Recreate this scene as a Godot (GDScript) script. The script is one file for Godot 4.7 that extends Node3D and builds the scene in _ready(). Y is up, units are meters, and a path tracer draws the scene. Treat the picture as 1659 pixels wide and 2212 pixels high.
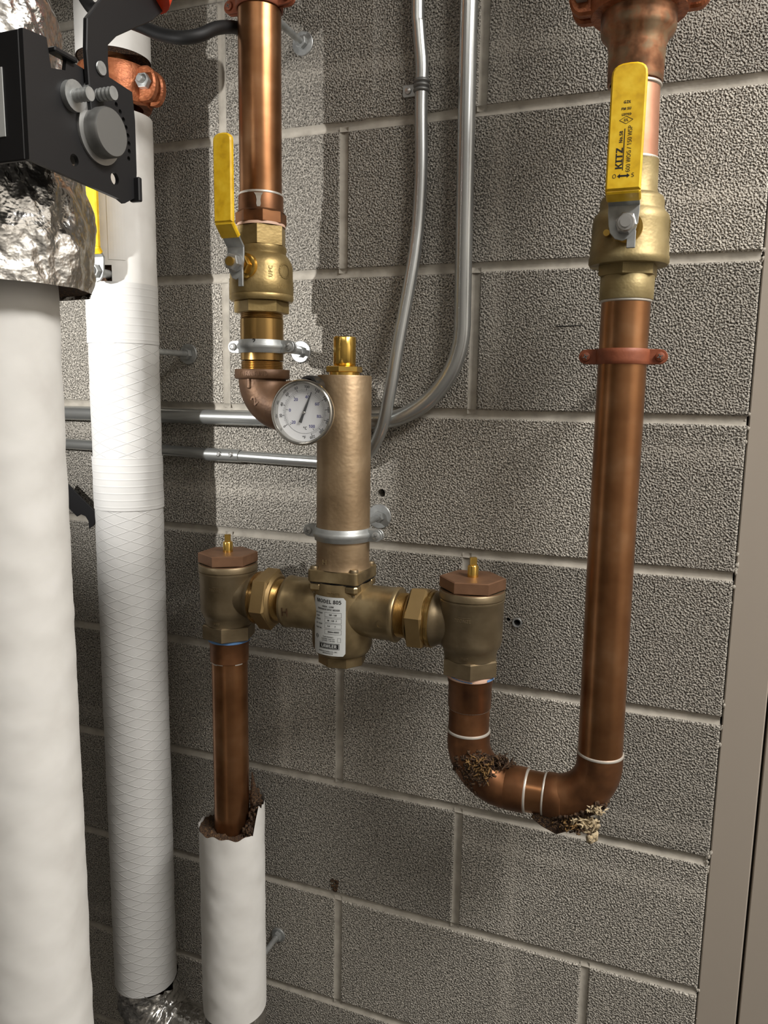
extends Node3D
# Boiler-room wall: thermostatic mixing valve, copper risers, insulated pipes in front of a concrete block wall.
# Units: metres. Wall face is z = 0, y is up, the room is on the +z side.

const COURSE := 0.2032
const WALL_END := 0.5626
const ZA := 0.125            # distance of the pipe axes from the wall
const XL := -0.0655          # left copper riser
const XM := 0.0594           # mixing valve
const XCL := -0.1257         # left check valve
const XCR := 0.2445          # right check valve
const XR := 0.4145           # right copper riser
const YB := 1.152            # branch axis of the mixing valve

var M := {}
var used := {}
var rng := RandomNumberGenerator.new()
var font_bold: SystemFont
var font_plain: SystemFont

# ------------------------------------------------------------------ geometry
class G:
	var v := PackedVector3Array()
	var n := PackedVector3Array()
	var u := PackedVector2Array()

	func tri(a: Vector3, b: Vector3, c: Vector3, na: Vector3, nb: Vector3, nc: Vector3, ua := Vector2.ZERO, ub := Vector2.ZERO, uc := Vector2.ZERO) -> void:
		var f := (c - a).cross(b - a)
		if f.length_squared() < 1e-20:
			return
		v.append(a); n.append(na); u.append(ua)
		if f.dot(na + nb + nc) >= 0.0:
			v.append(b); n.append(nb); u.append(ub)
			v.append(c); n.append(nc); u.append(uc)
		else:
			v.append(c); n.append(nc); u.append(uc)
			v.append(b); n.append(nb); u.append(ub)

	func quad(a: Vector3, b: Vector3, c: Vector3, d: Vector3, nn: Vector3) -> void:
		tri(a, b, c, nn, nn, nn)
		tri(a, c, d, nn, nn, nn)

	func face(a: Vector3, b: Vector3, c: Vector3, away: Vector3) -> void:
		var f := (c - a).cross(b - a)
		if f.length_squared() < 1e-20:
			return
		f = f.normalized()
		if f.dot((a + b + c) / 3.0 - away) < 0.0:
			f = -f
		tri(a, b, c, f, f, f)

	func mesh() -> ArrayMesh:
		var arr := []
		arr.resize(Mesh.ARRAY_MAX)
		arr[Mesh.ARRAY_VERTEX] = v
		arr[Mesh.ARRAY_NORMAL] = n
		arr[Mesh.ARRAY_TEX_UV] = u
		var m := ArrayMesh.new()
		m.add_surface_from_arrays(Mesh.PRIMITIVE_TRIANGLES, arr)
		return m

func at(x: float, y: float, z: float) -> Transform3D:
	return Transform3D(Basis.IDENTITY, Vector3(x, y, z))

# local y axis turned onto +x / +z
func along_x(p: Vector3) -> Transform3D:
	return Transform3D(Basis(Vector3(0, -1, 0), Vector3(1, 0, 0), Vector3(0, 0, 1)), p)

func along_z(p: Vector3) -> Transform3D:
	return Transform3D(Basis(Vector3(1, 0, 0), Vector3(0, 0, 1), Vector3(0, -1, 0)), p)

# prof: Vector2(radius, height along local y)
func lathe(g: G, prof: Array, xf: Transform3D, seg := 48, smooth := 42.0) -> void:
	var k := prof.size()
	var sn := []
	for i in k - 1:
		var d: Vector2 = prof[i + 1] - prof[i]
		var nn := Vector2(d.y, -d.x)
		sn.append(nn.normalized() if nn.length() > 1e-9 else Vector2(1, 0))
	# outward sense: profiles run either way; pick the sign from the area they enclose with the axis
	var area := 0.0
	for i in k - 1:
		area += prof[i].x * prof[i + 1].y - prof[i + 1].x * prof[i].y
	area += prof[k - 1].x * prof[0].y - prof[0].x * prof[k - 1].y
	var s := 1.0
	if absf(area) > 1e-12:
		s = 1.0 if prof[k - 1].y > prof[0].y else -1.0
		if absf(prof[k - 1].y - prof[0].y) < 1e-7:
			s = 1.0 if area > 0 else -1.0
	for i in k - 1:
		sn[i] = sn[i] * s
	var cosl := cos(deg_to_rad(smooth))
	var run := 0.0
	for i in k - 1:
		var a: Vector2 = prof[i]
		var b: Vector2 = prof[i + 1]
		var na: Vector2 = sn[i]
		var nb: Vector2 = sn[i]
		if i > 0 and sn[i - 1].dot(sn[i]) > cosl:
			na = (sn[i - 1] + sn[i]).normalized()
		if i < k - 2 and sn[i + 1].dot(sn[i]) > cosl:
			nb = (sn[i + 1] + sn[i]).normalized()
		var L := a.distance_to(b)
		var rr := maxf(maxf(a.x, b.x), 0.001)
		for j in seg:
			var t0 := TAU * j / seg
			var t1 := TAU * (j + 1) / seg
			var c0 := Vector3(cos(t0), 0, sin(t0))
			var c1 := Vector3(cos(t1), 0, sin(t1))
			var p00 := xf * (c0 * a.x + Vector3(0, a.y, 0))
			var p10 := xf * (c1 * a.x + Vector3(0, a.y, 0))
			var p01 := xf * (c0 * b.x + Vector3(0, b.y, 0))
			var p11 := xf * (c1 * b.x + Vector3(0, b.y, 0))
			var n00 := (xf.basis * (c0 * na.x + Vector3(0, na.y, 0))).normalized()
			var n10 := (xf.basis * (c1 * na.x + Vector3(0, na.y, 0))).normalized()
			var n01 := (xf.basis * (c0 * nb.x + Vector3(0, nb.y, 0))).normalized()
			var n11 := (xf.basis * (c1 * nb.x + Vector3(0, nb.y, 0))).normalized()
			var u00 := Vector2(t0 * rr, run)
			var u10 := Vector2(t1 * rr, run)
			var u01 := Vector2(t0 * rr, run + L)
			var u11 := Vector2(t1 * rr, run + L)
			g.tri(p00, p10, p11, n00, n10, n11, u00, u10, u11)
			g.tri(p00, p11, p01, n00, n11, n01, u00, u11, u01)
		run += L

# many-sided prism about local y with chamfered rims, flat faces
func ngon(g: G, sides: int, r: float, h0: float, h1: float, ch: float, xf: Transform3D, turn := 0.0) -> void:
	var rings := [Vector2(r - ch, h0), Vector2(r, h0 + ch * 0.6), Vector2(r, h1 - ch * 0.6), Vector2(r - ch, h1)]
	var mid := xf * Vector3(0, (h0 + h1) / 2, 0)
	for j in sides:
		var t0 := TAU * j / sides + turn
		var t1 := TAU * (j + 1) / sides + turn
		var c0 := Vector3(cos(t0), 0, sin(t0))
		var c1 := Vector3(cos(t1), 0, sin(t1))
		for i in 3:
			var a: Vector2 = rings[i]
			var b: Vector2 = rings[i + 1]
			var p := [xf * (c0 * a.x + Vector3(0, a.y, 0)), xf * (c1 * a.x + Vector3(0, a.y, 0)), xf * (c1 * b.x + Vector3(0, b.y, 0)), xf * (c0 * b.x + Vector3(0, b.y, 0))]
			g.face(p[0], p[1], p[2], mid)
			g.face(p[0], p[2], p[3], mid)
		for e in [0, 3]:
			var q: Vector2 = rings[e]
			g.face(xf * Vector3(0, q.y, 0), xf * (c0 * q.x + Vector3(0, q.y, 0)), xf * (c1 * q.x + Vector3(0, q.y, 0)), mid)

# tube along a list of points; radii one number or one per point
func sweep(g: G, pts: Array, radii, seg := 24, caps := true) -> void:
	var k := pts.size()
	var tang := []
	for i in k:
		var a: Vector3 = pts[maxi(i - 1, 0)]
		var b: Vector3 = pts[mini(i + 1, k - 1)]
		tang.append((b - a).normalized())
	var up := Vector3(0, 1, 0)
	if absf(tang[0].dot(up)) > 0.9:
		up = Vector3(0, 0, 1)
	var side: Vector3 = tang[0].cross(up).normalized()
	var prev_ring := []
	var prev_norm := []
	var run := 0.0
	for i in k:
		side = (side - tang[i] * side.dot(tang[i])).normalized()
		var oth: Vector3 = tang[i].cross(side).normalized()
		var r: float = radii if not (radii is Array) else radii[i]
		var ring := []
		var norm := []
		for j in seg + 1:
			var t := TAU * j / seg
			var d := side * cos(t) + oth * sin(t)
			ring.append(pts[i] + d * r)
			norm.append(d)
		if i > 0:
			var L: float = pts[i].distance_to(pts[i - 1])
			for j in seg:
				var u0 := Vector2(TAU * j / seg * r, run)
				var u1 := Vector2(TAU * (j + 1) / seg * r, run)
				var dv := Vector2(0, L)
				g.tri(prev_ring[j], prev_ring[j + 1], ring[j + 1], prev_norm[j], prev_norm[j + 1], norm[j + 1], u0, u1, u1 + dv)
				g.tri(prev_ring[j], ring[j + 1], ring[j], prev_norm[j], norm[j + 1], norm[j], u0, u1 + dv, u0 + dv)
			run += L
		if caps and (i == 0 or i == k - 1):
			var cn: Vector3 = -tang[i] if i == 0 else tang[i]
			for j in seg:
				g.tri(pts[i], ring[j], ring[j + 1], cn, cn, cn)
		prev_ring = ring
		prev_norm = norm

func arc(c: Vector3, a: Vector3, b: Vector3, from_deg: float, to_deg: float, steps: int) -> Array:
	var out := []
	for i in steps + 1:
		var t := deg_to_rad(lerpf(from_deg, to_deg, float(i) / steps))
		out.append(c + a * cos(t) + b * sin(t))
	return out

func spline(ctrl: Array, per := 10) -> Array:
	var out := []
	for i in ctrl.size() - 1:
		var p0: Vector3 = ctrl[maxi(i - 1, 0)]
		var p1: Vector3 = ctrl[i]
		var p2: Vector3 = ctrl[i + 1]
		var p3: Vector3 = ctrl[mini(i + 2, ctrl.size() - 1)]
		for j in per:
			out.append(p1.cubic_interpolate(p2, p0, p3, float(j) / per))
	out.append(ctrl[ctrl.size() - 1])
	return out

# chamfered box
func box(g: G, size: Vector3, bev: float, xf: Transform3D) -> void:
	var h := size / 2.0
	var b := minf(bev, minf(h.x, minf(h.y, h.z)) * 0.98)
	var mid := xf.origin
	var pt := func(s: Vector3, ax: int) -> Vector3:
		var q := Vector3(s.x * (h.x - b), s.y * (h.y - b), s.z * (h.z - b))
		q[ax] = s[ax] * h[ax]
		return xf * q
	for ax in 3:
		var o1 := (ax + 1) % 3
		var o2 := (ax + 2) % 3
		for sg in [-1.0, 1.0]:
			var c := []
			for w in [[-1, -1], [1, -1], [1, 1], [-1, 1]]:
				var s := Vector3.ZERO
				s[ax] = sg; s[o1] = w[0]; s[o2] = w[1]
				c.append(pt.call(s, ax))
			g.face(c[0], c[1], c[2], mid)
			g.face(c[0], c[2], c[3], mid)
	if b <= 1e-6:
		return
	for ax in 3:
		var o1 := (ax + 1) % 3
		var o2 := (ax + 2) % 3
		for w in [[-1.0, -1.0], [1.0, -1.0], [1.0, 1.0], [-1.0, 1.0]]:
			var s0 := Vector3.ZERO
			var s1 := Vector3.ZERO
			s0[ax] = -1.0; s0[o1] = w[0]; s0[o2] = w[1]
			s1[ax] = 1.0; s1[o1] = w[0]; s1[o2] = w[1]
			var a: Vector3 = pt.call(s0, o1)
			var bb: Vector3 = pt.call(s1, o1)
			var c: Vector3 = pt.call(s1, o2)
			var d: Vector3 = pt.call(s0, o2)
			g.face(a, bb, c, mid)
			g.face(a, c, d, mid)
	for sx in [-1.0, 1.0]:
		for sy in [-1.0, 1.0]:
			for sz in [-1.0, 1.0]:
				var s := Vector3(sx, sy, sz)
				g.face(pt.call(s, 0), pt.call(s, 1), pt.call(s, 2), mid)

# polygon (in local xy) pushed from local z = d0 to d1, rim chamfered by bev
func extrude(g: G, poly: PackedVector2Array, d0: float, d1: float, bev: float, xf: Transform3D) -> void:
	if Geometry2D.is_polygon_clockwise(poly):
		poly.reverse()
	var k := poly.size()
	var inner := PackedVector2Array()
	var outn := []
	for i in k:
		var p0 := poly[(i + k - 1) % k]
		var p1 := poly[i]
		var p2 := poly[(i + 1) % k]
		var e0 := (p1 - p0).normalized()
		var e1 := (p2 - p1).normalized()
		var n0 := Vector2(e0.y, -e0.x)
		var n1 := Vector2(e1.y, -e1.x)
		outn.append(n1)
		var m := (n0 + n1)
		m = m / maxf(m.length_squared() / 2.0, 0.3)
		inner.append(p1 - m * bev)
	var tris := Geometry2D.triangulate_polygon(inner)
	var nz := xf.basis.z.normalized()
	for i in range(0, tris.size(), 3):
		var a := inner[tris[i]]
		var b := inner[tris[i + 1]]
		var c := inner[tris[i + 2]]
		for e in [[d1, nz], [d0, -nz]]:
			g.tri(xf * Vector3(a.x, a.y, e[0]), xf * Vector3(b.x, b.y, e[0]), xf * Vector3(c.x, c.y, e[0]), e[1], e[1], e[1])
	for i in k:
		var j := (i + 1) % k
		var nn: Vector3 = (xf.basis * Vector3(outn[i].x, outn[i].y, 0)).normalized()
		var a := poly[i]
		var b := poly[j]
		g.quad(xf * Vector3(a.x, a.y, d0 + bev), xf * Vector3(b.x, b.y, d0 + bev), xf * Vector3(b.x, b.y, d1 - bev), xf * Vector3(a.x, a.y, d1 - bev), nn)
		if bev > 0.0:
			var ia := inner[i]
			var ib := inner[j]
			g.quad(xf * Vector3(a.x, a.y, d1 - bev), xf * Vector3(b.x, b.y, d1 - bev), xf * Vector3(ib.x, ib.y, d1), xf * Vector3(ia.x, ia.y, d1), (nn + nz).normalized())
			g.quad(xf * Vector3(a.x, a.y, d0 + bev), xf * Vector3(b.x, b.y, d0 + bev), xf * Vector3(ib.x, ib.y, d0), xf * Vector3(ia.x, ia.y, d0), (nn - nz).normalized())

# grid surface: f(i, j) -> Vector3 on an (nu+1) x (nv+1) grid; keep(i, j) may drop cells
func surf(g: G, nu: int, nv: int, f: Callable, keep = null, flip := 1.0, closed := true) -> void:
	var P := []
	for i in nu + 1:
		var row := PackedVector3Array()
		for j in nv + 1:
			row.append(f.call(i, j))
		P.append(row)
	var N := []
	for i in nu + 1:
		var row := PackedVector3Array()
		for j in nv + 1:
			var i0 := i - 1
			var i1 := i + 1
			if closed:
				i0 = (i - 1 + nu) % nu
				i1 = (i + 1) % nu
			else:
				i0 = maxi(i0, 0)
				i1 = mini(i1, nu)
			var du: Vector3 = P[i1][j] - P[i0][j]
			var dv: Vector3 = P[i][mini(j + 1, nv)] - P[i][maxi(j - 1, 0)]
			row.append(du.cross(dv).normalized() * flip)
		N.append(row)
	for i in nu:
		for j in nv:
			if keep != null and not keep.call(i, j):
				continue
			var ua := Vector2(float(i) / nu, float(j) / nv)
			var ub := Vector2(float(i + 1) / nu, float(j) / nv)
			var uc := Vector2(float(i + 1) / nu, float(j + 1) / nv)
			var ud := Vector2(float(i) / nu, float(j + 1) / nv)
			g.tri(P[i][j], P[i + 1][j], P[i + 1][j + 1], N[i][j], N[i + 1][j], N[i + 1][j + 1], ua, ub, uc)
			g.tri(P[i][j], P[i + 1][j + 1], P[i][j + 1], N[i][j], N[i + 1][j + 1], N[i][j + 1], ua, uc, ud)

# lettering, cap height h, flat in local xy, mapped by f
func text_into(g: G, s: String, h: float, f: Callable, bold := false, depth := 0.0002, align := HORIZONTAL_ALIGNMENT_CENTER) -> void:
	var tm := TextMesh.new()
	tm.font = font_bold if bold else font_plain
	tm.font_size = 64
	# set large, then scaled down: the engine rounds very small lettering up
	var k := h / 0.46
	tm.pixel_size = 0.01
	tm.depth = depth / k
	tm.curve_step = 3.0
	tm.horizontal_alignment = align
	tm.text = s
	var arr := tm.get_mesh_arrays()
	if arr.is_empty() or arr[Mesh.ARRAY_VERTEX] == null:
		return
	var vv: PackedVector3Array = arr[Mesh.ARRAY_VERTEX]
	var nn: PackedVector3Array = arr[Mesh.ARRAY_NORMAL]
	var idx = arr[Mesh.ARRAY_INDEX]
	var count: int = idx.size() if idx != null and idx.size() > 0 else vv.size()
	for i in range(0, count, 3):
		var q := []
		var nz := 0.0
		for e in 3:
			var w: int = idx[i + e] if idx != null and idx.size() > 0 else i + e
			q.append(f.call(vv[w] * k))
			nz += nn[w].z
		var fn: Vector3 = (q[2] - q[0]).cross(q[1] - q[0])
		if fn.length_squared() < 1e-22:
			continue
		fn = fn.normalized()
		g.tri(q[0], q[1], q[2], fn, fn, fn)

func flat_map(xf: Transform3D) -> Callable:
	return func(p: Vector3) -> Vector3: return xf * p

# wraps local xy round a vertical cylinder: x -> angle from mid angle, y -> height, z -> radius
func wrap_map(c: Vector3, r: float, mid_deg: float) -> Callable:
	return func(p: Vector3) -> Vector3:
		var t := deg_to_rad(mid_deg) - p.x / r
		return c + Vector3(cos(t) * (r + p.z), p.y, sin(t) * (r + p.z))

# ------------------------------------------------------------------ nodes
func numbered(called: String) -> String:
	var k: int = used.get(called, 0)
	used[called] = k + 1
	return called if k == 0 else "%s_%03d" % [called, k]

func thing(called: String, label: String, category: String, base: Vector3, group := "") -> Node3D:
	var o := Node3D.new()
	o.name = numbered(called)
	add_child(o)
	o.position = base
	o.set_meta("label", label)
	o.set_meta("category", category)
	if group != "":
		o.set_meta("group", group)
	return o

func place(t: Node3D, called: String, mesh: Mesh, mat: Material, label := "") -> MeshInstance3D:
	var o := MeshInstance3D.new()
	o.name = called
	o.mesh = mesh
	o.material_override = mat
	o.cast_shadow = GeometryInstance3D.SHADOW_CASTING_SETTING_ON
	t.add_child(o, true)
	if label != "":
		o.set_meta("label", label)
	return o

# geometry given in room coordinates, hung under t
func part(t: Node3D, called: String, g: G, mat: Material, label := "") -> MeshInstance3D:
	var o := place(t, called, g.mesh(), mat, label)
	var off := Vector3.ZERO
	var q: Node = t
	while q is Node3D and q != self:
		off += (q as Node3D).position
		q = q.get_parent()
	o.position = -off
	return o

func setting(called: String) -> Node3D:
	var o := Node3D.new()
	o.name = called
	add_child(o)
	o.set_meta("kind", "structure")
	return o

# ------------------------------------------------------------------ materials
func noise(freq: float, kind := FastNoiseLite.TYPE_SIMPLEX_SMOOTH, octaves := 3, sd := 1) -> FastNoiseLite:
	var f := FastNoiseLite.new()
	f.noise_type = kind
	f.frequency = freq
	f.fractal_octaves = octaves
	f.seed = sd
	return f

func ntex(f: FastNoiseLite, size := 512, stops := [], bump := 0.0) -> NoiseTexture2D:
	var t := NoiseTexture2D.new()
	t.width = size
	t.height = size
	t.seamless = true
	t.noise = f
	if stops.size() > 0:
		var gr := Gradient.new()
		var off := PackedFloat32Array()
		var col := PackedColorArray()
		for s in stops:
			off.append(s[0])
			col.append(s[1])
		gr.offsets = off
		gr.colors = col
		t.color_ramp = gr
	if bump > 0.0:
		t.as_normal_map = true
		t.bump_strength = bump
	return t

func c8(r: int, g: int, b: int) -> Color:
	return Color(r / 255.0, g / 255.0, b / 255.0)

func mat(col: Color, rough: float, metal := 0.0) -> StandardMaterial3D:
	var m := StandardMaterial3D.new()
	m.albedo_color = col
	m.roughness = rough
	m.metallic = metal
	m.metallic_specular = 0.5
	return m

# two-tone mottled material in object space
func mottled(stops: Array, rough: float, metal: float, per_m: float, freq := 0.02, octaves := 4, relief := 0.0, relief_freq := 0.1, sd := 3, world := true) -> StandardMaterial3D:
	var m := mat(Color.WHITE, rough, metal)
	m.albedo_texture = ntex(noise(freq, FastNoiseLite.TYPE_SIMPLEX_SMOOTH, octaves, sd), 512, stops)
	m.uv1_triplanar = true
	m.uv1_world_triplanar = world
	m.uv1_scale = Vector3.ONE * per_m
	if relief > 0.0:
		m.heightmap_enabled = true
		m.heightmap_scale = relief
		m.heightmap_texture = ntex(noise(relief_freq, FastNoiseLite.TYPE_SIMPLEX_SMOOTH, 2, sd + 9), 512)
	return m

func scrim_texture() -> ImageTexture:
	# raised reinforcing threads under the paper jacket: a diamond net
	var s := 256
	var data := PackedByteArray()
	data.resize(s * s)
	for y in s:
		for x in s:
			var a := fposmod(float(x) / s + float(y) / s, 1.0)
			var b := fposmod(float(x) / s - float(y) / s, 1.0)
			var d := minf(absf(a - 0.5), absf(b - 0.5))
			data[y * s + x] = int(110.0 + 100.0 * exp(-pow(d / 0.035, 2.0)))
	return ImageTexture.create_from_image(Image.create_from_data(s, s, false, Image.FORMAT_L8, data))

func rib_texture() -> ImageTexture:
	var s := 128
	var data := PackedByteArray()
	data.resize(s * s)
	for y in s:
		for x in s:
			var t := fposmod(float(y) / s, 1.0)
			data[y * s + x] = int(110.0 + 90.0 * exp(-pow((t - 0.5) / 0.1, 2.0)))
	return ImageTexture.create_from_image(Image.create_from_data(s, s, false, Image.FORMAT_L8, data))

func make_materials() -> void:
	# concrete block, three tones of the same grain
	var grain := ntex(noise(0.15, FastNoiseLite.TYPE_SIMPLEX_SMOOTH, 3, 21), 1024, [[0.0, Color.BLACK], [0.25, Color(0.12, 0.12, 0.12)], [0.42, Color(0.72, 0.72, 0.72)], [1.0, Color.WHITE]])
	for i in 4:
		var k: float = [1.0, 0.95, 1.05, 0.9][i]
		var m := mat(Color(k, k, k), 0.95)
		m.albedo_texture = ntex(noise(0.15, FastNoiseLite.TYPE_SIMPLEX_SMOOTH, 4, 40 + i), 1024, [[0.0, c8(37, 35, 31)], [0.26, c8(79, 76, 68)], [0.36, c8(163, 157, 147)], [0.6, c8(187, 181, 170)], [1.0, c8(220, 215, 206)]])
		m.uv1_triplanar = true
		m.uv1_world_triplanar = true
		m.uv1_scale = Vector3.ONE * 1.9
		m.uv1_offset = Vector3(0.37 * i, 0.61 * i, 0)
		m.heightmap_enabled = true
		m.heightmap_scale = 0.65
		m.heightmap_texture = grain
		M["block%d" % i] = m
	M.mortar = mottled([[0.0, c8(140, 135, 125)], [0.5, c8(164, 158, 147)], [1.0, c8(181, 175, 164)]], 0.95, 0.0, 2.0, 0.03, 4, 0.04, 0.12, 5)
	M.paint = mat(c8(132, 128, 122), 0.85)
	M.paint_pale = mat(c8(200, 196, 189), 0.8)
	M.ceiling = mat(c8(150, 147, 142), 0.9)
	M.floor = mottled([[0.0, c8(58, 56, 54)], [1.0, c8(78, 76, 73)]], 0.75, 0.0, 1.0, 0.02, 4, 0.02, 0.1, 6)
	M.door = mat(c8(158, 148, 136), 0.5)
	# metals
	M.copper = mottled([[0.0, c8(126, 85, 55)], [0.4, c8(154, 108, 72)], [0.65, c8(166, 119, 82)], [1.0, c8(186, 143, 106)]], 0.3, 0.95, 2.6, 0.011, 4, 0.004, 0.05, 11)
	M.copper_dark = mottled([[0.0, c8(74, 50, 36)], [0.35, c8(110, 74, 49)], [0.7, c8(138, 94, 62)], [1.0, c8(158, 114, 80)]], 0.42, 0.8, 3.2, 0.013, 4, 0.01, 0.05, 12)
	M.copper_pink = mottled([[0.0, c8(174, 124, 98)], [1.0, c8(202, 152, 126)]], 0.45, 0.75, 3.0, 0.02, 3, 0.005, 0.1, 13)
	M.copper_burnt = mottled([[0.0, c8(72, 50, 36)], [0.35, c8(134, 92, 66)], [0.5, c8(174, 124, 92)], [0.66, c8(160, 140, 112)], [1.0, c8(196, 170, 138)]], 0.38, 0.75, 4.0, 0.016, 4, 0.01, 0.06, 14)
	M.solder = mat(c8(196, 190, 180), 0.4, 0.5)
	M.clad = mottled([[0.0, c8(122, 64, 40)], [1.0, c8(148, 84, 56)]], 0.55, 0.15, 5.0, 0.03, 3, 0.01, 0.1, 15)
	M.clad_cast = mottled([[0.0, c8(120, 66, 40)], [0.5, c8(166, 98, 62)], [1.0, c8(196, 128, 88)]], 0.45, 0.5, 5.0, 0.03, 3, 0.04, 0.1, 16)
	M.brass_cast = mottled([[0.0, c8(128, 108, 68)], [0.5, c8(158, 136, 90)], [1.0, c8(180, 158, 110)]], 0.42, 0.7, 3.0, 0.02, 3, 0.02, 0.16, 17)
	M.brass_old = mottled([[0.0, c8(112, 98, 64)], [0.5, c8(150, 133, 92)], [1.0, c8(182, 166, 124)]], 0.5, 0.6, 3.0, 0.015, 4, 0.02, 0.16, 18)
	M.brass_bright = mat(c8(214, 176, 92), 0.2, 0.95)
	M.brass_turned = mottled([[0.0, c8(152, 118, 72)], [0.5, c8(172, 140, 84)], [1.0, c8(188, 158, 98)]], 0.25, 0.9, 1.5, 0.006, 2, 0.0, 0.1, 19)
	M.bronze_sand = mottled([[0.0, c8(126, 105, 79)], [0.45, c8(150, 127, 98)], [1.0, c8(178, 156, 126)]], 0.46, 0.7, 2.4, 0.012, 4, 0.03, 0.11, 20)
	M.bronze_body = mottled([[0.0, c8(100, 86, 62)], [0.4, c8(136, 118, 86)], [0.65, c8(158, 139, 104)], [1.0, c8(178, 160, 124)]], 0.38, 0.8, 3.0, 0.014, 4, 0.008, 0.12, 22)
	M.bronze_check = mottled([[0.0, c8(102, 88, 66)], [0.5, c8(128, 113, 88)], [1.0, c8(150, 135, 109)]], 0.45, 0.75, 3.0, 0.014, 4, 0.012, 0.13, 23)
	M.bronze_cap = mottled([[0.0, c8(118, 86, 64)], [1.0, c8(146, 110, 84)]], 0.5, 0.6, 3.0, 0.02, 3, 0.006, 0.15, 24)
	M.bronze_nut = mottled([[0.0, c8(132, 108, 70)], [1.0, c8(152, 128, 86)]], 0.5, 0.7, 2.0, 0.02, 3, 0.008, 0.2, 25)
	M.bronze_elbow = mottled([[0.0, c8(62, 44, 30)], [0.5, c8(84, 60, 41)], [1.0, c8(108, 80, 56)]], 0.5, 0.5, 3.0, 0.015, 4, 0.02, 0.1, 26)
	M.zinc = mottled([[0.0, c8(150, 152, 151)], [0.5, c8(170, 172, 171)], [1.0, c8(186, 188, 186)]], 0.48, 0.7, 4.0, 0.03, 3, 0.006, 0.1, 27)
	M.emt = mottled([[0.0, c8(176, 178, 177)], [1.0, c8(198, 200, 198)]], 0.28, 0.85, 1.2, 0.006, 3, 0.0, 0.1, 28)
	M.steel = mat(c8(186, 186, 184), 0.3, 0.75)
	M.steel_dull = mat(c8(128, 128, 126), 0.5, 0.7)
	M.black_steel = mat(c8(70, 70, 70), 0.4, 0.8)
	M.stainless = mat(c8(188, 186, 180), 0.2, 1.0)
	M.foil = mat(c8(214, 212, 208), 0.27, 1.0)
	M.foil.heightmap_enabled = true
	M.foil.heightmap_scale = 0.2
	M.foil.heightmap_texture = ntex(noise(0.03, FastNoiseLite.TYPE_CELLULAR, 3, 30), 512)
	M.foil.uv1_triplanar = true
	M.foil.uv1_scale = Vector3.ONE * 6.0
	# plastics and coatings
	M.yellow = mottled([[0.0, c8(202, 156, 16)], [0.4, c8(226, 182, 28)], [1.0, c8(240, 202, 56)]], 0.42, 0.0, 5.0, 0.02, 3, 0.004, 0.1, 31)
	M.black_coat = mat(c8(22, 22, 24), 0.45)
	M.black_rubber = mat(c8(14, 14, 15), 0.6)
	M.orange = mat(c8(214, 62, 26), 0.45)
	M.ink = mat(c8(20, 18, 16), 0.7)
	M.ink_blue = mat(c8(52, 52, 130), 0.7)
	M.sticker = mat(c8(186, 188, 186), 0.55)
	M.dial = mat(c8(238, 239, 241), 0.6)
	M.tape_blue = mat(c8(92, 134, 184), 0.6)
	M.tape_pink = mat(c8(206, 170, 148), 0.6)
	# insulation
	M.jacket = mottled([[0.0, c8(202, 199, 194)], [0.5, c8(214, 212, 207)], [1.0, c8(222, 220, 216)]], 0.65, 0.0, 2.0, 0.015, 4, 0.0, 0.1, 33)
	M.jacket_net = mat(c8(198, 197, 194), 0.7)
	M.jacket_net.heightmap_enabled = true
	M.jacket_net.heightmap_scale = 0.1
	M.jacket_net.heightmap_texture = scrim_texture()
	M.jacket_net.uv1_scale = Vector3(22.0, 60.0, 1)
	M.jacket_rib = mat(c8(200, 199, 196), 0.7)
	M.jacket_rib.heightmap_enabled = true
	M.jacket_rib.heightmap_scale = 0.08
	M.jacket_rib.heightmap_texture = rib_texture()
	M.jacket_rib.uv1_scale = Vector3(10.0, 95.0, 1)
	M.wool = mottled([[0.0, c8(30, 20, 14)], [0.5, c8(66, 46, 30)], [0.8, c8(104, 78, 50)], [1.0, c8(150, 122, 82)]], 0.95, 0.0, 8.0, 0.05, 4, 0.25, 0.12, 35)
	M.wool_gold = mottled([[0.0, c8(86, 62, 34)], [1.0, c8(158, 124, 74)]], 0.95, 0.0, 8.0, 0.05, 3, 0.1, 0.1, 37)
	M.wool_light = mottled([[0.0, c8(150, 128, 92)], [1.0, c8(214, 200, 172)]], 0.95, 0.0, 8.0, 0.05, 3, 0.1, 0.1, 36)
	M.glass = mat(Color(0.95, 0.97, 1.0, 0.06), 0.02)
	M.glass.transparency = BaseMaterial3D.TRANSPARENCY_ALPHA
	M.lamp_glow = mat(c8(255, 250, 240), 0.4)
	M.lamp_glow.emission_enabled = true
	M.lamp_glow.emission = c8(255, 246, 230)
	M.lamp_glow.emission_energy_multiplier = 2.0
	M.lamp_case = mat(c8(220, 220, 216), 0.5)

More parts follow.
